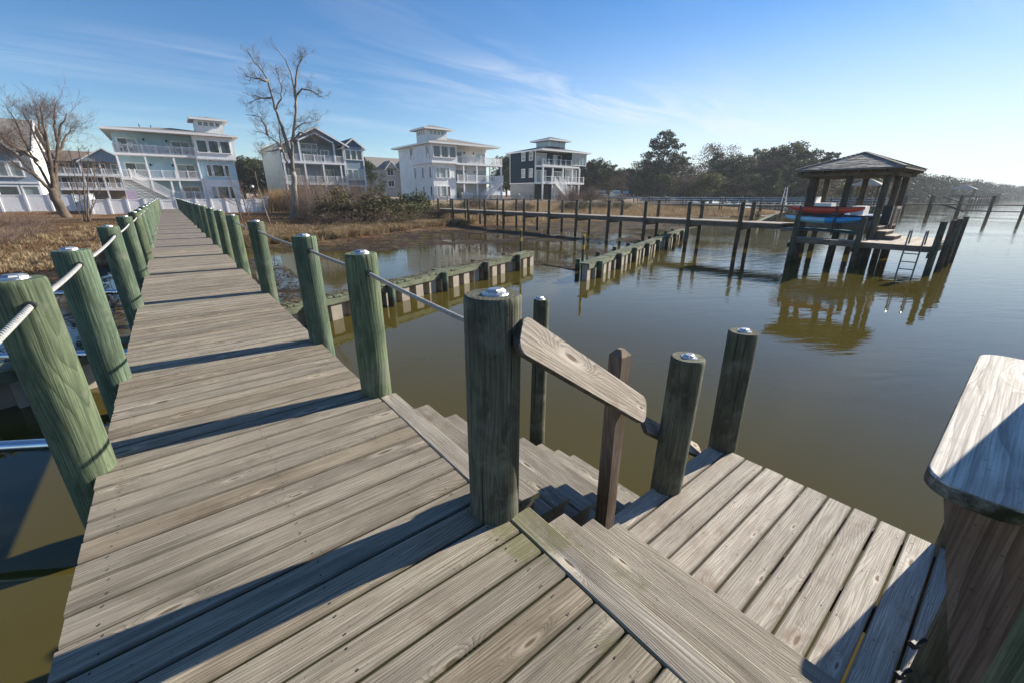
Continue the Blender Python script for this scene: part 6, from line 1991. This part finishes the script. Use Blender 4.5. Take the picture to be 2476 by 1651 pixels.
# ------------------------------------------------------------------ small things
def car(label, x, y, z, ang, mat, boxy=True):
    t_ = thing('parked_car', label, 'car', (x, y, z))
    ca, sa = math.cos(ang), math.sin(ang)
    R_ = lambda p: (x + p[0] * ca - p[1] * sa, y + p[0] * sa + p[1] * ca, z + p[2])
    def pr(poly, y0, y1, nm, m_, par=t_):
        k_ = len(poly)
        return MB().add([R_((px, y0, pz)) for px, pz in poly] + [R_((px, y1, pz)) for px, pz in poly], [tuple(range(k_)), tuple(reversed(range(k_, 2 * k_)))] + [(i, i + k_, (i + 1) % k_ + k_, (i + 1) % k_) for i in range(k_)]).build(nm, M[m_], par)
    pr([(-2.1, .45), (2.1, .45), (2.15, .75), (2.1, 1.02), (.9, 1.1), (-2.05, 1.15), (-2.15, .8)], -.88, .88, 'body', mat)
    cab = pr([(-2.0, 1.151), (.9, 1.101), (.45, 1.78), (.2, 1.84), (-1.9, 1.84)], -.78, .78, 'cabin', mat)
    for s in (-1, 1):
        for a, b in ((-1.85, -.75), (-.68, .3)):
            pr([(a, 1.24), (b + .25 if b > 0 else b, 1.24), (b, 1.72), (a, 1.72)], s * .785 - .006, s * .785 + .006, 'window', 'glass')
    pr([(.93, 1.16), (.52, 1.74), (.55, 1.75), (.97, 1.17)], -.68, .68, 'windscreen', 'glassl')
    for wx in (-1.35, 1.35):
        for wy in (-.8, .8):
            MB().cyl(R_((wx, wy - .12, .38)), R_((wx, wy + .12, .38)), .38, None, 16).build('wheel', M['tyre'], t_)
    for s in (-.6, .6):
        MB().cyl(R_((2.11, s, .82)), R_((2.17, s, .82)), .1, None, 10).build('headlight', M['lens'], t_)


car('pale parked car nearest the navy house', 73.5, 61.0, .45, -2.2, 'carwhite')
car('pale parked car beside the dark one past the navy house', 77.0, 59.8, .45, -2.2, 'carwhite')
car('dark parked car at the end of the row past the navy house', 79.8, 59.6, .45, -2.2, 'carbody')

lamp = thing('street_lamp', 'white globe lamp on a slim pole behind the white fence', 'street lamp', (10.55, 75, .2))
MB().cyl((10.55, 75, .1), (10.55, 75, 2.4), .06, .045, 10).build('pole', M['black'], lamp, True)
sph = MB()
secs = []
for i in range(9):
    a = math.pi * i / 8
    secs.append([(10.55 + .2 * max(.02, math.sin(a)) * math.cos(2 * math.pi * j / 12), 75 + .2 * max(.02, math.sin(a)) * math.sin(2 * math.pi * j / 12), 2.6 - .2 * math.cos(a)) for j in range(12)])
sph.loft(secs).build('globe', M['white'], lamp, 'all')


def chair(label, x, y, z, ang=0, tall=False, group=None, mat='white'):
    t_ = thing('deck_chair', label, 'chair', (x, y, z), group)
    h_ = .62 if tall else .38
    ca, sa = math.cos(ang), math.sin(ang)
    R_ = lambda p: Vector((x + p[0] * ca - p[1] * sa, y + p[0] * sa + p[1] * ca, z + p[2]))
    mb_ = MB()
    for i in range(5):
        mb_.bar(R_((-.28, -.3 + .13 * i, h_ + .02 * (5 - i) * .5)), R_((.28, -.3 + .13 * i, h_ + .02 * (5 - i) * .5)), .1, .03)
    mb_.build('seat', M[mat], t_)
    mb_ = MB()
    for i in range(5):
        mb_.bar(R_((-.24 + .12 * i, .28, h_)), R_((-.26 + .13 * i, .55, h_ + .72 + .05 * (2 - abs(i - 2)))), .09, .025)
    mb_.build('backrest', M[mat], t_)
    for sx in (-.3, .3):
        for sy in (-.3, .3):
            MB().bar(R_((sx, sy, 0)), R_((sx, sy, h_ + .22)), .06, .06).build('leg', M[mat], t_)
        MB().bar(R_((sx, -.36, h_ + .23)), R_((sx, .38, h_ + .23)), .13, .03).build('armrest', M[mat], t_)
    return t_


def table(label, x, y, z):
    t_ = thing('patio_table', label, 'table', (x, y, z))
    MB().cyl((x, y, z + .88), (x, y, z + .93), .5, None, 16).build('table_top', M['white'], t_)
    for a in (.8, 2.4, 3.9, 5.5):
        MB().bar((x + .35 * math.cos(a), y + .35 * math.sin(a), z), (x + .3 * math.cos(a), y + .3 * math.sin(a), z + .88), .06, .06).build('leg', M['white'], t_)


bz = 6.825
chair('leftmost white chair on the blue house top balcony', -3.3, 80.4, bz, .15, True)
chair('second white chair from the left on the blue house top balcony', -2.2, 80.4, bz, -.1, True)
table('left white table on the blue house top balcony', .85, 80.6, bz); table('right white table on the blue house top balcony', 3.1, 80.6, bz)
chair('white chair left of the left balcony table', .05, 80.5, bz, 1.3, True); chair('white chair right of the left balcony table', 1.65, 80.6, bz, -1.3, True)
chair('white chair left of the right balcony table', 2.3, 80.6, bz, 1.2, True); chair('white chair right of the right balcony table', 3.95, 80.5, bz, -1.3, True)
chair('white chair on the navy house top balcony', 59.3, 62.9, 6.81, .4, False); chair('white chair on the navy house middle balcony', 64.3, 62.8, 3.76, .6, False)
chair('dark chair on the navy house middle balcony', 66.2, 62.8, 3.76, -.3, False, None, 'dark')
chair('white lawn chair beyond the pool fence between two houses', 52.8, 63.0, .4, .3, True)

# ------------------------------------------------------------------ haze over the water
hm = bpy.data.materials.new('sea_haze')
hm.use_nodes = True
ht = hm.node_tree
ht.nodes.clear()
ho = ht.nodes.new('ShaderNodeOutputMaterial'); hv = ht.nodes.new('ShaderNodeVolumePrincipled')
hv.inputs['Color'].default_value = (0.86, 0.92, 1.0, 1)
hv.inputs['Density'].default_value = 0.0004
hv.inputs['Anisotropy'].default_value = 0.1
ht.links.new(hv.outputs[0], ho.inputs['Volume'])
tag(MB().box(-1600, 5100, -2600, 3600, -4.5, 24.0).build('haze', hm), 'thin pale sea haze over the water and shore', 'haze', kind='stuff')
